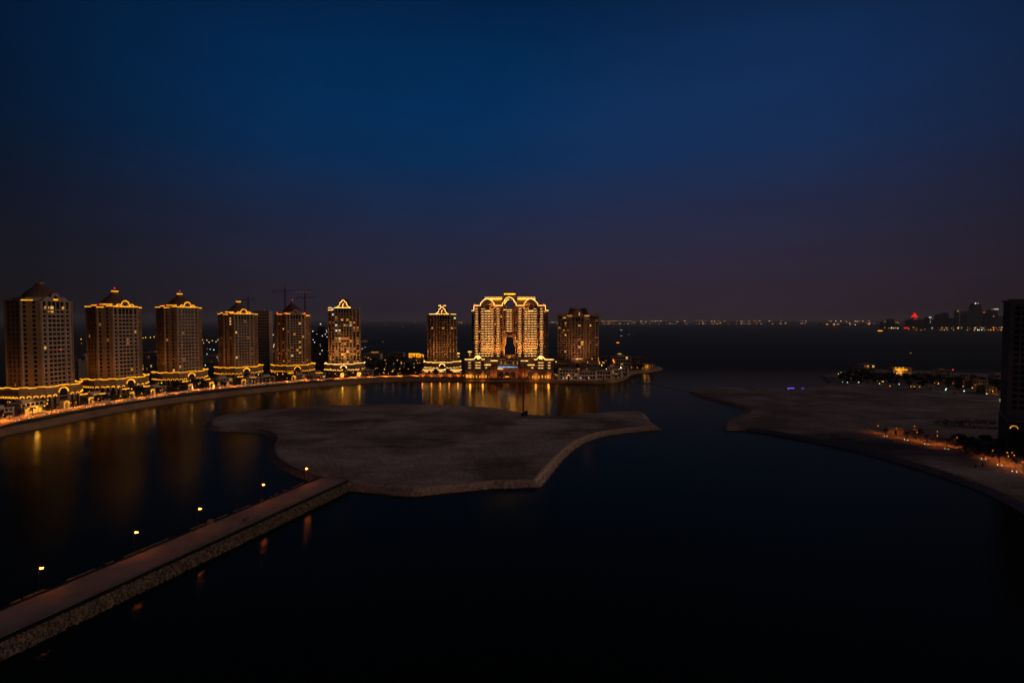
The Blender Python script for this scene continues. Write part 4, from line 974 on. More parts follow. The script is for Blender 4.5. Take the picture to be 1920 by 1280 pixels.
def tree(p, sc, label, group, palm=False):
    t = thing('palm_tree' if palm else 'broadleaf_tree', label, 'palm tree' if palm else 'tree', p, rnd.uniform(0,6.28), group); t.scale = (sc,sc,sc*rnd.uniform(.9,1.1))
    inst('trunk', PTRUNK if palm else TRUNK, t)
    inst('crown', PCROWN if palm else rnd.choice(CROWNS), t, (0,0,6.3) if palm else (0,0,4.8))
    return t
for i in range(52):
    s = 6+i*(PLEN-140)/51+rnd.uniform(-3,3); p, d = along(s, 3.8+rnd.uniform(-.6,.6)); lm, sd = landmark(p)
    tree((p.x,p.y,3.9), rnd.uniform(.8,1.1), 'promenade palm, %s from the left, below %s' % (ORD[i], lm), 'palms along the promenade', True)
for i in range(105):
    s = rnd.uniform(4, PLEN-130); off = rnd.uniform(26,46) if rnd.random() < .65 else rnd.uniform(9,14); p, d = along(s, off); lm, sd = landmark(p)
    tree((p.x,p.y,3.9), rnd.uniform(.7,1.25), 'dark broadleaf tree in the gardens, %s side of %s' % (sd, lm), 'garden trees by %s, %s side' % (lm, sd))
for i in range(60):
    x = rnd.uniform(688, 800); q = G(x, rnd.uniform(675,703), 4)
    px_, py_ = proj(q); lb = 'dark tree in the %s row of the unlit park, %s' % ('front' if py_ > 694 else 'middle' if py_ > 684 else 'back', 'next to the gabled tower' if px_ < 716 else 'left of its centre' if px_ < 744 else 'right of its centre' if px_ < 772 else 'below the golden clubhouse')
    tree((q.x,q.y,3.9), rnd.uniform(.8,1.35), lb, lb)
for i in range(22):
    q = G(rnd.choice([rnd.uniform(866,874), rnd.uniform(1040,1056), rnd.uniform(1122,1148), rnd.uniform(1184,1222)]), rnd.uniform(690,702), 4)
    if 1184 < proj(q)[0]: q = G(rnd.uniform(1184,1222), rnd.uniform(688,693), 4)
    lb = 'right of the hotel block' if proj(q)[0] > 1180 else 'between the golden building and the quay villas' if proj(q)[0] > 1030 else 'left of the golden building'
    tree((q.x,q.y,3.9), rnd.uniform(.7,1.1), 'dark tree ' + lb, 'trees ' + lb)
tree(G(40,756,4)-Vector((0,0,.1)), 2.2, 'huge dark spreading tree in front of the podium of the leftmost tower', None)

# ------------------------------------------------------------------ lamps along the promenade and beach
def post(label, p, h, mk, group, light=0, r=.32, name='promenade_lamp', cat='lamp', col=(1,.25,.025)):
    t = thing(name, label, cat, p, 0, group); MB_post = POST.get(h)
    if MB_post is None: POST[h] = MB_post = MB().tube([(0,0,0),(0,0,h)], .09, 5, taper=.7).mesh('pole', M['metal'])
    inst('pole', MB_post, t); inst('bulb', BULB(mk, r), t, (0,0,h+r*.7))
    if light: lamp(t, (0,0,h-.3), light, col, .3, 'SPOT', aim=(0,0,0), angle=158, blend=.25)      # full cut-off luminaire
    return t
POST = {}; _b = {}
def BULB(mk, r):
    if (mk, r) not in _b: _b[(mk, r)] = MB().ball((0,0,0), r, 7, 5).mesh('bulb', E_[mk])
    return _b[(mk, r)]
ns = 34
for i in range(ns):
    s = 4+i*(PLEN-12)/(ns-1); p, d = along(s, 6.0)
    post('orange promenade lamp, %s in the curved row from the left' % ORD[i], (p.x,p.y,3.95), 4.4, 'dot_o', 'orange lamps along the promenade', 6500)
pairs = [24,52,81,108,135,161,186,211,236,259,282,305.5,328.5,350,371.5,393,415,435,454.5,473,492,510,540,570,600,632,664,700,740,780,815]
HOUS = MB().frust(-.2,.2,-.2,.2,0,-.3,.3,-.3,.3,.35).mesh('housing', M['metal'])
for i, x in enumerate(pairs):
    s = s_of(x); p, d = along(s, -2.6)
    t = thing('twin_ground_light', 'pair of small white ground lights above the beach, %s pair from the left' % ORD[i], 'ground light', (p.x,p.y,3.98), math.atan2(d.y,d.x), 'twin ground lights along the beach')
    for sx in (-1.7, 1.7): inst('housing', HOUS, t, (sx,0,0)); inst('bulb', BULB('bulb_w', .26), t, (sx,0,.5))
# garden lamps: bright dots of the gardens and podium terraces
for i in range(120):
    s = rnd.uniform(2, PLEN-125); off = rnd.choice([rnd.uniform(18,30), rnd.uniform(24,48)]); p, d = along(s, off); lm, sd = landmark(p)
    h = rnd.choice([3.0,4.5,7.5,9.0]); mk = rnd.choice(['dot_y','dot_y','dot_y','dot_o','bulb_w'])
    post('%s garden lamp glowing among the villas on the %s side of %s' % ({'dot_y':'yellow','dot_o':'orange','bulb_w':'white'}[mk], sd, lm), (p.x,p.y,3.9), h, mk, '%s garden lamps, %s side of %s' % ({'dot_y':'yellow','dot_o':'orange','bulb_w':'white'}[mk], sd, lm), 0, rnd.choice([.28,.36,.5]), 'garden_lamp')
for i in range(11):
    p = at_depth(712+i*6.5+rnd.uniform(-2,2), 685-.15*i, 840); post('violet white lamp in the straight row through the dark park, %s from the left' % ORD[i], (p.x,p.y,3.9), 3.0, 'dot_w', 'white lamps in the dark park', 0, .34, 'park_lamp')
for i, (x, y) in enumerate([(722,675),(733,677),(745,675.5),(752,679),(753,681),(781,675.5),(783,681),(787,686),(795,675)]):
    p = at_depth(x, y, 860); post('orange lamp above the dark park trees, %s from the left' % ORD[i], (p.x,p.y,3.9), max(2.5, round(p.z-4,1)), 'dot_o', 'orange lamps of the dark park', 0, .55, 'park_lamp')
for i, (x, y) in enumerate([(728,701),(746,700.6),(763,700.2),(711,701.6)]):
    p = G(x, y, 6); post('small lamp at the edge of the dark park above the promenade, %s from the left' % ['third','fourth','rightmost','leftmost'][i], (p.x,p.y,3.9), 2.2, 'dot_y', 'edge lamps of the dark park', 0, .4, 'park_lamp')
for i, (x, y, mk) in enumerate([(1122,672,'dot_o'),(1122.5,676,'dot_o'),(1128,684,'dot_y'),(1128.5,686,'dot_y'),(1136,676,'win_o'),(1124,682,'bulb_w'),(1043,678,'dot_y'),(1137,692,'bulb_w'),(1050,692,'dot_y'),
                             (1188,694.5,'bulb_w'),(1195,694,'dot_o'),(1204,693.5,'bulb_w'),(1209,692.8,'dot_o'),(1214,693.5,'bulb_w'),(1184,689,'dot_o'),(1225,691,'bulb_w')]):
    Y = 700 if x < 1180 else 790; p = at_depth(x, y, Y)
    post('%s lamp %s' % ('white' if mk == 'bulb_w' else 'warm', ['highest in the gap between mansard tower and hotel','just under the highest one beside the mansard tower','upper of two in the trees before the hotel','lower of two in the trees before the hotel','by the dark terracotta house','pale, low beside the mansard tower','left of the mansard tower podium','on the annexe roof edge','over the leftmost quay villa',
         'leftmost on the quay past the hotel','second on the quay past the hotel','third on the quay past the hotel','fourth on the quay past the hotel','fifth on the quay past the hotel','at the corner of the terracotta house','at the right end of the garden pavilion'][i]),
         (p.x,p.y,3.9), max(1.0, round(p.z-4,1)), mk, 'lamps on the point', 0, .5, 'garden_lamp')

# ------------------------------------------------------------------ cranes
def crane(label, px, Y, ytop, yjib, x0, x1, ybase, lights=0):
    p = at_depth(px, 640, Y); t = thing('tower_crane', label, 'crane', (p.x,Y,0)); zt = ztop_at(ytop,Y); zj = ztop_at(yjib,Y); g = MB(); k = Y/FPX
    for sx in (-1,1):
        for sy in (-1,1): g.box(sx*1.0-.2, sx*1.0+.2, sy*1.0-.2, sy*1.0+.2, 3.9, zj)
    z = 4
    while z < zj-2: g.tube([(-1,-1,z),(1,-1,z+2.4)], .12, 4); g.tube([(1,1,z),(-1,1,z+2.4)], .12, 4); z += 2.4
    g.obj('mast', M['crane'], t)
    MB().frust(-.9,.9,-.9,.9,zj+1.2,-.2,.2,-.2,.2,zt).obj('tower_peak', M['crane'], t)
    a, b = (x0-px)*k, (x1-px)*k; j = MB(); n = 16
    for yy in (-.7,.7): j.box(a, b, yy-.14, yy+.14, zj, zj+.3)
    j.box(a, b, -.14, .14, zj+1.3, zj+1.6)
    for i in range(n):
        u = a+(b-a)*i/n; v = a+(b-a)*(i+1)/n; j.tube([(u,-.7,zj),((u+v)/2,0,zj+1.5),(v,-.7,zj)], .1, 3); j.tube([(u,.7,zj),((u+v)/2,0,zj+1.5),(v,.7,zj)], .1, 3)
    j.obj('jib', M['crane'], t)
    short = a if abs(a) < abs(b) else b
    MB().box(short-1.5, short+1.5, -1, 1, zj-2.2, zj).obj('counterweight', M['stone_grey'], t)
    MB().tube([(0,0,zt),(a*.9,0,zj+1.6)], .07, 3).obj('stay_cable', M['metal'], t); MB().tube([(0,0,zt),(b*.9,0,zj+1.6)], .07, 3).obj('stay_cable', M['metal'], t)
    MB().box(.9,2.6,-1.9,-.3,zj-1.8,zj-.1).obj('cab', M['stone_grey'], t)
    for i in range(lights): MB().ball((b*(.35+.6*i/max(1,lights-1)), 0, zj-.5), .33, 6, 4).obj('jib_light', E_['win_b'], t)
crane('tallest tower crane, its long jib dotted with white lights, behind the smallest dome tower', 536, 860, 535, 546.5, 514, 584, 600, 6)
crane('shorter tower crane with a plain jib, right of the tallest crane', 573, 820, 547, 558.5, 558, 592, 620)
crane('faint tower crane rising behind the fourth dome tower', 467, 940, 553, 562.5, 456, 479, 600)

# ------------------------------------------------------------------ things on the islands
p = G(981, 779, 2.6); t = thing('signal_mast', 'tall thin mast with a dark hut, far shore of the bare island', 'mast', p)
MB().tube([(0,0,0),(0,0,16.5),(0,0,(CAM_Z-(714-601)/1000*p.y)-2.6)], .55, 6, taper=.75).obj('pole', M['metal'], t)
MB().box(-1.8,.6,-1.2,1.2,0,2.2).obj('hut', M['metal'], t); MB().box(.8,3.4,-1.5,1.5,0,3.2).obj('hut', M['metal'], t); MB().frust(.6,3.6,-1.7,1.7,3.2,1.4,2.8,-.6,.6,3.9).obj('hut_roof', M['tile'], t)
# floating boom across the channel
a = G(1196,716); b = G(1288,732); rb = MB(); n = 46
for i in range(n):
    q0 = a.lerp(b,i/n)+Vector((0,3*math.sin(i/7),.15)); q1 = a.lerp(b,(i+.72)/n)+Vector((0,3*math.sin((i+.72)/7),.15)); rb.tube([q0,q1], .28, 5)
tag(rb.obj('floating_boom', M['rope']), 'thin floating boom strung across the channel between the two points', 'boom')
tag(MB().tube([G(678,641.2)+Vector((0,0,.5)), G(690,640.6)+Vector((0,0,.5)), G(706,641)+Vector((0,0,.5)), G(718,642)+Vector((0,0,.5))], 5, 5).obj('breakwater', M['rock']), 'low pale breakwater in the sea beyond the park', 'breakwater')
# yacht moored at the right island
p = G(1492, 732, 0); t = thing('yacht', 'moored catamaran bar with violet deck lights at the far side of the right island', 'boat', (p.x,p.y+3,0), R(-6))
MB().frust(-8,8,-2,2,0,-9,9.5,-2.3,2.3,1.6).obj('hull', M['boat'], t)
MB().plate([(-8,4.6),(-.6,5.3),(-.6,5.8),(-8,5.1)],[],-2.2,2.2).obj('canopy', M['boat'], t); MB().box(-.6,-.1,-2,2,1.6,5.8).obj('bulkhead', M['boat'], t); MB().box(-.1,9,-2,2,2.9,3.3).obj('upper_deck', M['boat'], t)
MB().box(-8.2,-1.2,-2.6,-2.3,2.2,2.8).obj('deck_light', E_['violet'], t); MB().box(6.4,8.9,-2.5,-2.2,1.5,2.4).obj('deck_light', E_['violet'], t)
MB().box(-7.1,-6.6,-2.6,-2.2,.7,2.0).obj('gangway_light', E_['win_a'], t)
for x in (-8.6,8.6): MB().box(x-.1,x+.1,-2,-1.8,1.6,4.8).obj('post', M['boat'], t)
# dark damp patches are in the sand itself; low dark fence and shrubs near the right tower
def low(px, py, w, d, h, label, name='hut', mat='villa', cat='hut'):
    q = G(px, py, 2.2); o = thing(name, label, cat, (q.x,q.y,2.15), R(-8)); MB().box(-w/2,w/2,0,d,0,h).obj('wall', M[mat], o); MB().box(-w/2-.2,w/2+.2,-.2,d+.2,h,h+.25).obj('roof', M[mat], o)
    MB().box(-w*.3,-w*.1,-.08,-.01,.1,h*.7).obj('door', M['dark'], o); return o
h1 = low(1718,730,9.5,5,4.0,'pale gatehouse with small amber lamps at the far edge of the right island','gatehouse',cat='gatehouse')
for x in (-5.6,-2.2,3.2): MB().ball((x,-.4,3.0),.30,6,4).obj('wall_lamp', E_['dot_y'], h1)
low(1747,731,6,5,4.4,'plain pale hut right of the gatehouse'); low(1792,738.5,5,4,2.8,'small pale box hut near the tree line right of the gatehouse')
h2 = low(1683.5,814,7.0,4,3.4,'small sandstone kiosk beside the orange lit right promenade','kiosk',cat='kiosk')

# villas beyond the right island
VR = [(1610,700,16,10,7,'unlit dark villa at the left end of the right peninsula','villa_pink',0),(1627,697,19,10,9.5,'pale villa with one amber window on the right peninsula','villa',.12),
      (1735,712,18,10,6,'dark villa behind the trees right of the bright villa','villa_pink',0),(1770,706,16,10,8,'grey villa under the red beacon','stone_grey',0),
      (1838,728,17,10,8,'dim ochre villa left of the near tower','stone_tan',.05),(1858,738,12,10,6,'amber washed house beside the near tower','stone_tan',.1),(1814,718,13,9,7,'brown villa in the trees left of the ochre villa','villa_pink',0),
      (1875,716,14,9,8,'pale flat roofed house half hidden by the near tower','villa',0),(1655,712,17,10,6,'long low dark house below the bright villa','villa_pink',0)]
for px, py, w, d, h, lb, mt, lt in VR:
    q = G(px, py, 2.2); t = villa(lb, (q.x,q.y,2.15), R(rnd.uniform(-14,4)), w, d, h, M[mt], 2, lt, 'villas of the right peninsula')
    if 'amber washed' in lb or 'ochre' in lb: lamp(t, (0,-5,3), 260, (1,.5,.1), .3)
q = G(1692, 702, 2.2); t = thing('villa', 'bright villa with a long amber lit balcony, brightest on the right peninsula', 'villa', (q.x,q.y,2.15), R(-6), 'villas of the right peninsula')
MB().box(-12,12,0,10,0,9.0).obj('wall', M['villa'], t); MB().box(-8.5,4,-1.2,0,4.6,5.0).obj('balcony', M['villa'], t); MB().box(-9,6,-.4,-.05,6.2,7.2).obj('balcony_light', E_['amber'], t)
for x in (-9,-4.5,0.5): MB().ball((x,-.6,9.4),.5,6,4).obj('roof_lamp', E_['dot_y'], t)
for x in (-8,-3): MB().ball((x,-1.8,1.6),.55,6,4).obj('wall_lamp', E_['dot_y'], t)
MB().box(-12.5,12.5,-.4,10.4,9.0,9.5).obj('roof', M['villa'], t); lamp(t, (-3,-4,4), 900, (1,.5,.08), .4)
RL = [(1577,698,'dot_w'),(1572,701,'dot_o'),(1596,709,'dot_y'),(1580,716,'dot_w'),(1589,717,'dot_w'),(1610,716.5,'dot_w'),(1645,714,'dot_o'),(1650,712,'dot_y'),(1654,714.5,'dot_y'),(1656,715.5,'dot_y'),(1649,719,'dot_w'),(1686,720,'dot_w'),(1668.5,723.5,'dot_o'),
      (1667,698,'dot_y'),(1673,694.5,'dot_y'),(1707,699,'dot_o'),(1716,702.5,'dot_o'),(1702.5,709,'dot_o'),(1725,713.5,'dot_o'),(1711,717.5,'dot_y'),(1752,717.5,'dot_y'),(1759.5,719,'dot_o'),(1778,719,'dot_y'),(1787,718.5,'dot_o'),(1798,724.5,'dot_y'),(1806,724,'dot_y'),
      (1774,728,'dot_g'),(1773,731,'dot_w'),(1807.5,733,'dot_w'),(1840,729.5,'dot_y'),(1844,731,'dot_w'),(1850,738,'dot_w'),(1861.5,733.5,'dot_y'),(1878,743.5,'dot_g'),(1875.5,748,'dot_g'),(1876,753.5,'dot_y'),(1823,727,'dot_y')]
cn_ = {'dot_w':'white','dot_o':'orange','dot_y':'yellow','dot_g':'greenish'}
for i, (x, y, mk) in enumerate(sorted(RL)):
    q = G(x, y, 5.4 if mk != 'dot_g' else 6)
    post('%s garden lamp on the right peninsula, %s counted from its left tip' % (cn_[mk], ORD[i]), (q.x,q.y,2.15), 3.0, mk, 'lamps among the right peninsula villas', 0, rnd.choice([.32,.42,.5]), 'garden_lamp')
q = G(1786, 713, 2.2); t = thing('radio_mast', 'short mast with a red beacon among the right peninsula trees', 'mast', (q.x,q.y,2.15)); MB().tube([(0,0,0),(0,0,12.6)], .15, 5).obj('pole', M['metal'], t); MB().ball((0,0,13),.5,6,4).obj('red_beacon', E_['red'], t)
for i in range(120):
    x = rnd.uniform(1572, 1884); yb = 703+(x-1572)*.05; q = G(x, rnd.uniform(yb, 720+max(0,(x-1650))*.085), 2.2)
    nv = min(VR+[(1692,702,0,0,0,'bright villa with the long amber balcony',0,0)], key=lambda v: (v[0]-x)**2+9*(v[1]-proj(q)[1])**2); sec = nv[5].split(' on the right')[0].split(' at the left end')[0].split(' behind the trees')[0].split(' in the trees')[0].split(' half hidden')[0].split(' below the')[0].split(' beside the')[0]; sd = 'left' if x < nv[0] else 'right'; fb = 'in front and' if proj(q)[1] > nv[1] else 'behind and'
    pm = rnd.random() < .15; lb = 'dark %s %s %s of the %s' % ('palm' if pm else 'tree', fb, sd, sec)
    tree((q.x,q.y,2.15), rnd.uniform(.7,1.2), lb, lb, pm)

# right promenade: lamps, palms, shrubs, orange light on the sand
RP = [(1646,818),(1681,822),(1722,830),(1757,835),(1794,843),(1840,852),(1861,862),(1890,880),(1925,893)]
rpp = [G(a, b, 2.25) for a, b in RP]
strip([p+Vector((2,4,0)) for p in rpp], [p+Vector((-2,-3,0)) for p in rpp], 2.215, 'right_promenade_path', M['prom'])['kind'] = 'structure'
RLP = [(1646,799,812),(1681,804,818),(1714,800,822),(1719,811,826),(1757,810,832),(1757,818,834),(1794,821,838),(1861,846,858),(1888,850,866),(1897,850,868),(1890,857,872),(1901,855,872),(1917,868,884)]
for i, (x, yh, yf) in enumerate(RLP):
    f = G(x, yf, 2.2); h = round(CAM_Z-(yh-601)/1000*f.y-2.4, 1)
    post('orange lamp of the right promenade, %s from its left end' % ORD[i], (f.x,f.y,2.2), max(2,h), 'dot_o', 'orange lamps of the right promenade', 620, .2)
for i, x in enumerate([(1661,818),(1699,825),(1737,833),(1775,842),(1844,861),(1874.5,872.5),(1902,884.5)]):
    q = G(x[0], x[1], 2.4); t = thing('twin_ground_light', 'pair of white ground lights on the right beach, %s pair from the left' % ORD[i], 'ground light', (q.x,q.y,2.2), R(-50), 'twin ground lights on the right beach')
    for sx in (-.8,.8): inst('housing', HOUS, t, (sx,0,0)); inst('bulb', BULB('bulb_w', .21), t, (sx,0,.45))
for i, (x, y) in enumerate([(1661,816),(1700,823),(1738,830),(1776,838),(1811,852),(1845,857),(1874,868),(1903,879),(1756,828),(1790,830)]):
    q = G(x, y, 2.2); tree((q.x,q.y,2.15), .72, 'slender palm on the right promenade, %s from the left' % ['first','second','third','fifth','seventh','eighth','ninth','tenth','fourth','sixth'][i], 'palms of the right promenade', True)
for i in range(34):
    x = rnd.uniform(1790, 1925); q = G(x, rnd.uniform(824+(x-1790)*.12, 842+(x-1790)*.2), 2.2)
    lb = 'dark garden tree behind the right promenade, %s' % ('left of the near tower' if x < 1835 else 'at the left foot of the near tower' if x < 1880 else 'in front of the near tower podium')
    tree((q.x,q.y,2.15), rnd.uniform(.5,.8), lb, lb)
q = G(1718,822,2.2); tree((q.x,q.y,2.15), .95, 'round dark shrub tree beside the kiosk on the right promenade', None)
hd = MB()
for a, b in (((1752,794),(1800,800)),((1800,800),(1878,806)),((1770,792),(1870,795))):
    A, B = G(*a,2.2), G(*b,2.2); n = int((B-A).length/1.2)
    for i in range(n):
        c = A.lerp(B, (i+rnd.random())/n)
        for _ in range(7):
            p_ = c+Vector((rnd.gauss(0,.8), rnd.gauss(0,.8), rnd.uniform(.1,2.2))); d1 = Vector((rnd.gauss(0,1),rnd.gauss(0,1),rnd.gauss(0,1))).normalized()*.7; d2 = d1.orthogonal().normalized()*.5
            hd.add([p_-d1,p_+d2,p_+d1,p_-d2],[(0,1,2,3)])
tag(hd.obj('hedge', M['leaf']), 'long dark hedge between the right sand field and the near tower', 'hedge')
for i, (x, y) in enumerate([(1829,872),(1842,870)]):
    q = G(x, y+4, 2.2); t = thing('litter_bin', ['left of two dark bins on the right beach','right of two dark bins on the right beach'][i], 'bin', (q.x,q.y,2.2)); MB().prism([(.4*math.cos(R(45*k_)),.4*math.sin(R(45*k_))) for k_ in range(8)],0,1.2).obj('body', M['metal'], t); MB().prism([(.45*math.cos(R(45*k_)),.45*math.sin(R(45*k_))) for k_ in range(8)],1.2,1.35).obj('lid', M['metal'], t)

# ------------------------------------------------------------------ far shore, skyline, boats
far = [Vector((-2600,13500,0)), Vector((3000,12800,0)), G(1500,609.5), G(1600,612), G(1655,616.6), G(1700,617.5), G(1800,618.5), G(1960,618.5), Vector((9000,4400,0)), Vector((20000,20000,0)), Vector((-2600,20000,0))]
slab(far, 'far_coast_ground', 'far_coast_bank', M['far'], M['far'], 2.5, 20, 0)
tb = MB(); 
DOTS = {k_: MB() for k_ in ('win_b','win_a','win_w','win_o','dot_o')}
def far_dots(x0, x1, n, y0, y1, Y, size, ks):
    for _ in range(n):
        x = x0+(x1-x0)*rnd.random(); p = at_depth(x, rnd.choice([y0, y0+(y1-y0)*rnd.random(), y1-(y1-y0)*.2*rnd.random()]), Y*rnd.uniform(.97,1.02)); s_ = size*rnd.choice([.45,.6,.8,1.2])
        DOTS[rnd.choice(ks)].box(p.x-s_, p.x+s_*rnd.choice([1,1,2.4]), p.y, p.y+s_, max(3,p.z-s_*.6), max(3,p.z-s_*.6)+s_*1.2)
for a, b, n in ((1125,1168,46),(1168,1192,22),(1200,1212,14),(1216,1240,18),(1248,1272,12),(1280,1350,52),(1350,1366,8),(1380,1430,30),(1440,1450,6),(1462,1474,8),(1498,1512,8),(1548,1560,6),(1560,1640,34)):
    far_dots(a, b, n, 601.8, 608.6, 12300 if b < 1540 else 7200, 6.0 if b < 1540 else 4.2, ['win_b','win_b','win_w','win_o','win_a'])
far_dots(860,884,10,604,606,12500,6,['win_o','win_b','win_a']); far_dots(1030,1046,6,604,606,12500,6,['win_b','win_w']); far_dots(770,786,4,603.6,605,12800,6,['win_a','win_b'])
FARE = {'win_b':((1,.58,.2),2.0),'win_a':((1,.42,.04),1.8),'win_w':((.85,1,.9),1.6),'win_o':((1,.28,.04),2.0),'dot_o':((1,.3,.03),2.4)}
for k_, mb in DOTS.items():
    if mb.v: tag(mb.obj('far_shore_lights', emat('far_lamps', *FARE[k_])), kind='stuff')
for _ in range(170):
    x = rnd.uniform(1130, 1650); Y = 12400 if x < 1540 else 7300; p = at_depth(x, 600, Y); w = rnd.uniform(15,70); h = rnd.uniform(8,28) if not (1440 < x < 1500) else rnd.uniform(20,60)
    tb.box(p.x-w, p.x+w, Y+60, Y+100, 2, 2+h)
tag(tb.obj('far_shore_town', M['far']), kind='stuff')
SK = [(1656,1667,602,'short block with an orange lit crown, leftmost on the skyline','b'),(1667,1677,598,'tallest of the three joined short blocks at the left of the skyline',''),(1677,1687,603,'short block with pale roof lamps beside the red neon sign','b'),
      (1710,1733,598,'broad dark block crowned with a glowing red dome','r'),(1741,1757,594,'slim block with a column of white lamps','w'),(1757.5,1768,589,'dark slab just right of the white lamp column',''),(1768.3,1779,586,'dark stepped slab left of the low skyline gap',''),
      (1783,1791.5,596,'low dark block in the skyline gap',''),(1792,1798,581,'thin tower with a warm lamp near its top','t'),(1802,1805.5,584,'needle thin dark tower',''),(1813,1825,583,'broad dark tower left of the tallest one',''),
      (1825.4,1840,569,'tallest skyline tower with a pink white lamp on its corner','p'),(1840.5,1856,584,'dark tower with orange lamps across its top','o'),(1857,1871,580,'tower with a cyan white lit roof edge','c'),(1871.5,1884,592,'low dark block at the right end of the skyline','')]
for x0, x1, yt, lb, kk in SK:
    Y = 4650+rnd.uniform(-60,120); a, b = at_depth(x0,600,Y), at_depth(x1,600,Y); w = b.x-a.x; h = ztop_at(yt,Y)-2; k = Y/1000
    t = thing('skyline_tower', lb+' across the bay', 'tower', ((a.x+b.x)/2, Y, 2), 0, 'skyline towers across the bay')
    MB().box(-w/2,w/2,0,w*.8,0,h*.82).obj('wall', M['far'], t); MB().frust(-w/2,w/2,0,w*.8,h*.82,-w*.36,w*.36,w*.1,w*.7,h).obj('tower_top', M['far'], t)
    MB().box(-w*.54,w*.54,-3,w*.9,0,12).obj('podium', M['far'], t)
    for q in range(3): MB().box(-w*.5+w*.33*q+2,-w*.5+w*.33*q+4,-.9,-.1,12,h*.8).obj('pilaster', M['far'], t)
    def dot(x, z, s_, mk, wd=1): MB().box(x-s_*wd, x+s_*wd, -3.5, -1.2, z-s_, z+s_).obj('lit_window', E_[mk], t)
    if kk == 'b': dot(-w*.3,h-6,2.6,'win_o',1.5); dot(0,h-6,2.4,'win_b',2); dot(w*.3,h-14,2.4,'win_b',1.4)
    if kk == 'w':
        dot(-w*.4,h-4,3,'dot_w'); dot(-w*.25,h-4,3,'dot_w'); dot(-w*.05,h-16,2,'win_w'); dot(-w*.3,h-24,1.8,'win_w'); dot(-w*.3,h-42,1.8,'win_w',1); dot(-w*.3,h-50,1.8,'win_w')
    if kk == 't': dot(0,h-10,4,'win_b',1.2)
    if kk == 'p': dot(-w*.35,h+1,4,'dot_w'); dot(0,h+2,1.5,'win_w',3)
    if kk == 'o': dot(-w*.25,h-8,3.2,'win_o',3); dot(w*.25,h-8,2.6,'win_o',3)
    if kk == 'c': dot(-w*.35,h+1,3,'win_b'); MB().box(-w*.1,w*.5,-3,-1,h-1,h+6).obj('roof_edge_light', E_['win_w'], t); dot(-w*.1,h-60,3,'win_b')
    if kk == 'r':
        cx_ = -w*.22
        MB().loft([[(cx_+r_*math.cos(R(30*i)), 12+r_*math.sin(R(30*i)), h+z_) for i in range(12)] for r_, z_ in ((24,16),(26,22),(24,26),(15,27),(14,36),(10,43),(5,50),(1.5,58))]).obj('red_dome', E_['redglow'], t)
        MB().box(cx_-13,cx_+13,4,22,h-2,h+16).obj('dome_base', M['far'], t); MB().tube([(cx_+11*math.cos(R(20*i)),2,h-4+12*math.sin(R(20*i))) for i in range(10)], 1.6, 4).obj('arch_light', E_['win_o'], t)
    for _ in range(3): dot(rnd.uniform(-.45,.45)*w, rnd.uniform(6,14), rnd.uniform(1.5,3.4), rnd.choice(['dot_o','win_b','win_a','dot_w']), 1.2)
p = at_depth(1700, 614.5, 4500); t = thing('neon_sign', 'long red neon sign low on the far shore left of the red dome', 'sign', (p.x,4500,2)); MB().box(-24,24,0,2,0,5).obj('sign_base', M['far'], t); MB().frust(-24,24,-1,1,7,-24,14,-1,1,16).obj('sign_panel', E_['redglow'], t)
for i, (x, y, mk) in enumerate([(1763,618.8,'win_o'),(1766,619.8,'win_o'),(1770.5,621,'win_w'),(1776,622,'win_b'),(1788,619,'win_b'),(1814,619,'win_b'),(1827,621,'dot_o'),(1833,620,'bulb_w'),(1836,622,'dot_w'),(1841,620.5,'dot_w'),(1846,621,'win_b'),(1853,621,'win_b'),(1857.5,621.5,'dot_o'),(1863,621.5,'dot_o'),(1871,621.5,'win_o'),(1877,618.5,'dot_o'),(1704,618,'win_a'),(1718,618.5,'win_a'),(1727,618.6,'win_a'),(1734,618,'win_o'),(1666,615,'win_a'),(1670,615,'win_a'),(1678,615,'win_b')]):
    Y = 4400; q = at_depth(x, y, Y-300 if y > 618.4 else Y); t = thing('shore_lamp', 'lamp on the far city shore, %s from the left in its row' % ORD[sorted([0,1,2,3,4,5,6,7,8,9,10,11,12,13,14,15,16,17,18,19,20,21,22]).index(i)], 'lamp', (q.x,q.y,0), 0, 'lamps on the far city shore')
    MB().ball((0,0,max(4,q.z)), 3.6, 6, 4).obj('bulb', E_[mk], t); MB().tube([(0,0,0),(0,0,max(3,q.z-3))], .6, 4).obj('pole', M['metal'], t)
def boat(label, px, py, L, mk=None, sz=1, cat='boat'):
    p = G(px, py); t = thing('boat', label, cat, p, R(rnd.uniform(-15,15)), 'boats on the bay'); w = L*.13
    MB().add([(-L/2,-w,0),(L*.3,-w,0),(L/2,0,0),(L*.3,w,0),(-L/2,w,0),(-L/2,-w*1.2,L*.09),(L*.34,-w*1.2,L*.1),(L*.56,0,L*.13),(L*.34,w*1.2,L*.1),(-L/2,w*1.2,L*.09)],
             [(4,3,2,1,0),(5,6,7,8,9),(0,1,6,5),(1,2,7,6),(2,3,8,7),(3,4,9,8),(4,0,5,9)]).obj('hull', M['boat'], t)
    MB().frust(-L*.3,L*.12,-w*.8,w*.8,L*.095,-L*.26,L*.06,-w*.6,w*.6,L*.2).obj('cabin', M['boat'], t)
    MB().tube([(-L*.05,0,L*.2),(-L*.05,0,L*.42)], L*.012, 5).obj('mast', M['boat'], t)
    if mk: MB().box(-L*.34,L*.3,-w*1.35,-w*1.22,L*.05,L*.05+sz).obj('deck_light', E_[mk], t)
    return t
boat('dhow with orange deck lights, nearest boat on the open bay', 1158, 643, 14, 'dot_o', 1.4)
boat('brightly amber lit ferry before the far city shore', 1649, 621.3, 48, 'amber', 5.0, 'ferry')
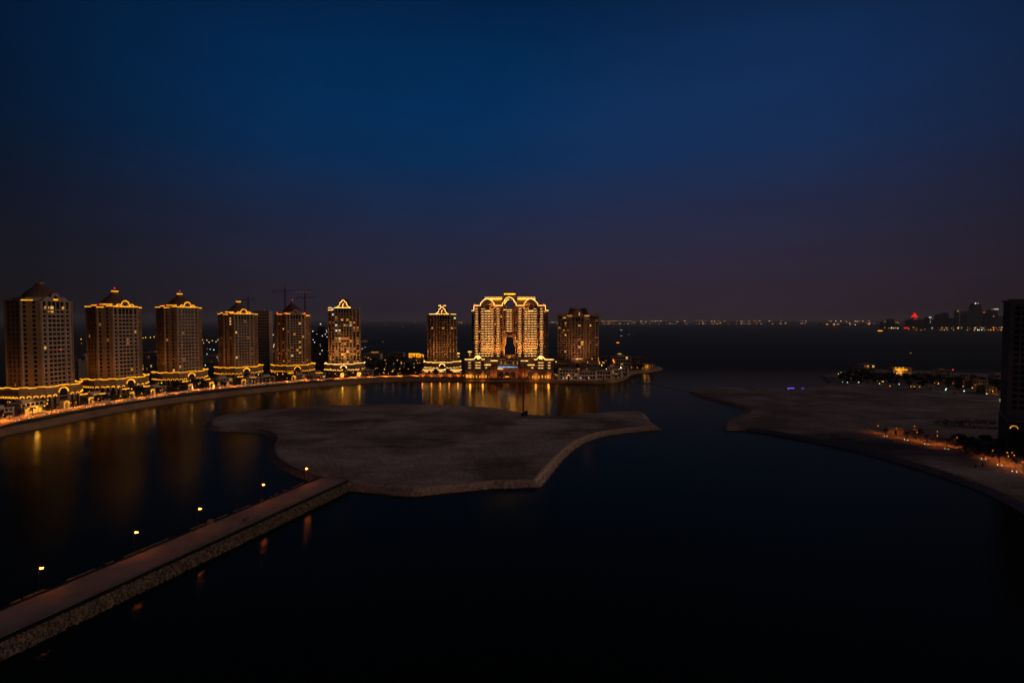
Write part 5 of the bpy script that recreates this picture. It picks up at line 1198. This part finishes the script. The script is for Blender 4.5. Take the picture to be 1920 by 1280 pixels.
boat('unlit boat in the middle of the open bay', 1333, 627.5, 22); boat('unlit boat nearer the right half of the open bay', 1475, 631, 26); boat('pale pair-side boat farther out above the orange dhow', 1186, 627.5, 20)
boat('tiny pale speck of a boat beside the farther pale boat', 1179, 627, 9, 'win_b', .8); boat('small white light boat, upper of two above the dhow', 1165, 619, 20, 'win_w', 2.4); boat('small white light boat, lower of two above the dhow', 1165, 630, 10, 'win_w', 1.3)
boat('small faint boat on the right above the peninsula villas', 1707, 662, 7, 'win_b', .5); boat('faint boat between the gabled tower and the slim tower', 756, 613, 40, 'win_d', 3); boat('faint lights of a boat left of the slim tower', 722, 609.5, 60, 'win_d', 3)
# lamps of the far mainland seen between the towers
ML = [(152,636,'dot_y'),(153,644,'win_o'),(268,634,'dot_y'),(273,633,'dot_y'),(282,633,'dot_y'),(289,632,'dot_y'),(270,663,'dot_y'),(276,664,'win_b'),(283,667,'dot_y'),(290,663,'dot_y'),(281,674,'dot_y'),(380,637.5,'dot_y'),(382,643,'dot_o'),(388,638,'bulb_w'),(392,642,'bulb_w'),(398,639,'dot_y'),(405,641,'dot_w'),(409,637.5,'bulb_w'),
      (389,654,'win_o'),(394,655,'dot_w'),(401,656,'dot_g'),(388,664,'dot_w'),(407,670,'dot_w'),(410,675.5,'dot_o'),(385,686,'dot_g'),(506,640,'win_o'),(512,628,'bulb_w'),(510,637,'dot_y'),(507,643,'dot_y'),(514,646,'bulb_w'),(513,650,'bulb_w'),(505,658,'dot_y'),(512,659.5,'dot_y'),(491,682,'dot_w'),(496,683,'dot_w'),(501,696,'dot_w'),
      (679,654,'dot_w'),(684.5,651,'win_w'),(685,669,'win_b'),(695,674,'dot_o'),(614,690,'dot_w')]
for i, (x, y, mk) in enumerate(ML):
    Y = 1150 if y < 650 else 820; q = at_depth(x, y, Y); lm = 'the two leftmost towers' if x < 200 else 'the second and third dome towers' if x < 320 else 'the third and fourth dome towers' if x < 430 else 'the fourth and the smallest dome tower' if x < 530 else 'the smallest dome tower and the gabled tower' if x < 640 else 'the gabled tower and the park'
    c = {'dot_y':'yellow','dot_o':'orange','dot_w':'white','dot_g':'green white','bulb_w':'warm white','win_o':'dim orange','win_b':'dim warm','win_w':'dim white'}[mk]
    post('%s distant lamp seen in the gap between %s' % (c, lm), (q.x,q.y,3.9), max(2, round(q.z-4,1)), mk, '%s distant lamps between %s' % (c, lm), 0, Y*.00072, 'distant_lamp')


# fill lights added on the quay to brighten the cream villas and hotel
for i, (x, y, pw) in enumerate([(1058,716,700),(1074,716.5,700),(1093,717,700),(1109,717,700),(1125,716.5,700),(1140,715.5,700),(1158,713,700)]):
    q = G(x, y, 4); t = thing('added_fill_light', 'added fill light on the quay kerb, %s from the left, brightening the villas' % ORD[i], 'lamp', (q.x,q.y,3.95), 0, 'added fill lights on the stone quay')
    MB().frust(-.3,.3,-.2,.25,0,-.25,.25,-.2,.1,.5).obj('housing', M['metal'], t); MB().box(-.2,.2,.26,.3,.1,.4).obj('lens', E_['win_d'], t)
    lamp(t, (0,.6,.6), pw, (1,.60,.40), .5, 'SPOT', aim=(0,9,6), angle=140, blend=1)
q = G(1164, 705, 4); t = thing('added_fill_light', 'added fill light on the roof terrace below the hotel block', 'lamp', (q.x,q.y,13.5)); MB().frust(-.3,.3,-.2,.25,0,-.25,.25,-.2,.1,.5).obj('housing', M['metal'], t); lamp(t, (0,.6,.6), 4200, (1,.60,.40), .5, 'SPOT', aim=(2,26,3), angle=120, blend=1)

# the evening air over the bay
hz = bpy.data.materials.new('haze'); hz.use_nodes = True; nt = hz.node_tree; nt.nodes.clear()
ho = N(nt, 'ShaderNodeOutputMaterial'); pv = N(nt, 'ShaderNodeVolumePrincipled'); pv.inputs['Density'].default_value = HAZE; pv.inputs['Color'].default_value = (.85, .85, .88, 1)
nt.links.new(pv.outputs[0], ho.inputs['Volume'])
if HAZE > 0: tag(MB().box(-9000, 9500, -400, 14500, -5, 175).obj('haze', hz), kind='stuff')

MB().ball((2.6,-17.0,51), .38, 6, 4).obj('red_lamp', E_['red'], t1)
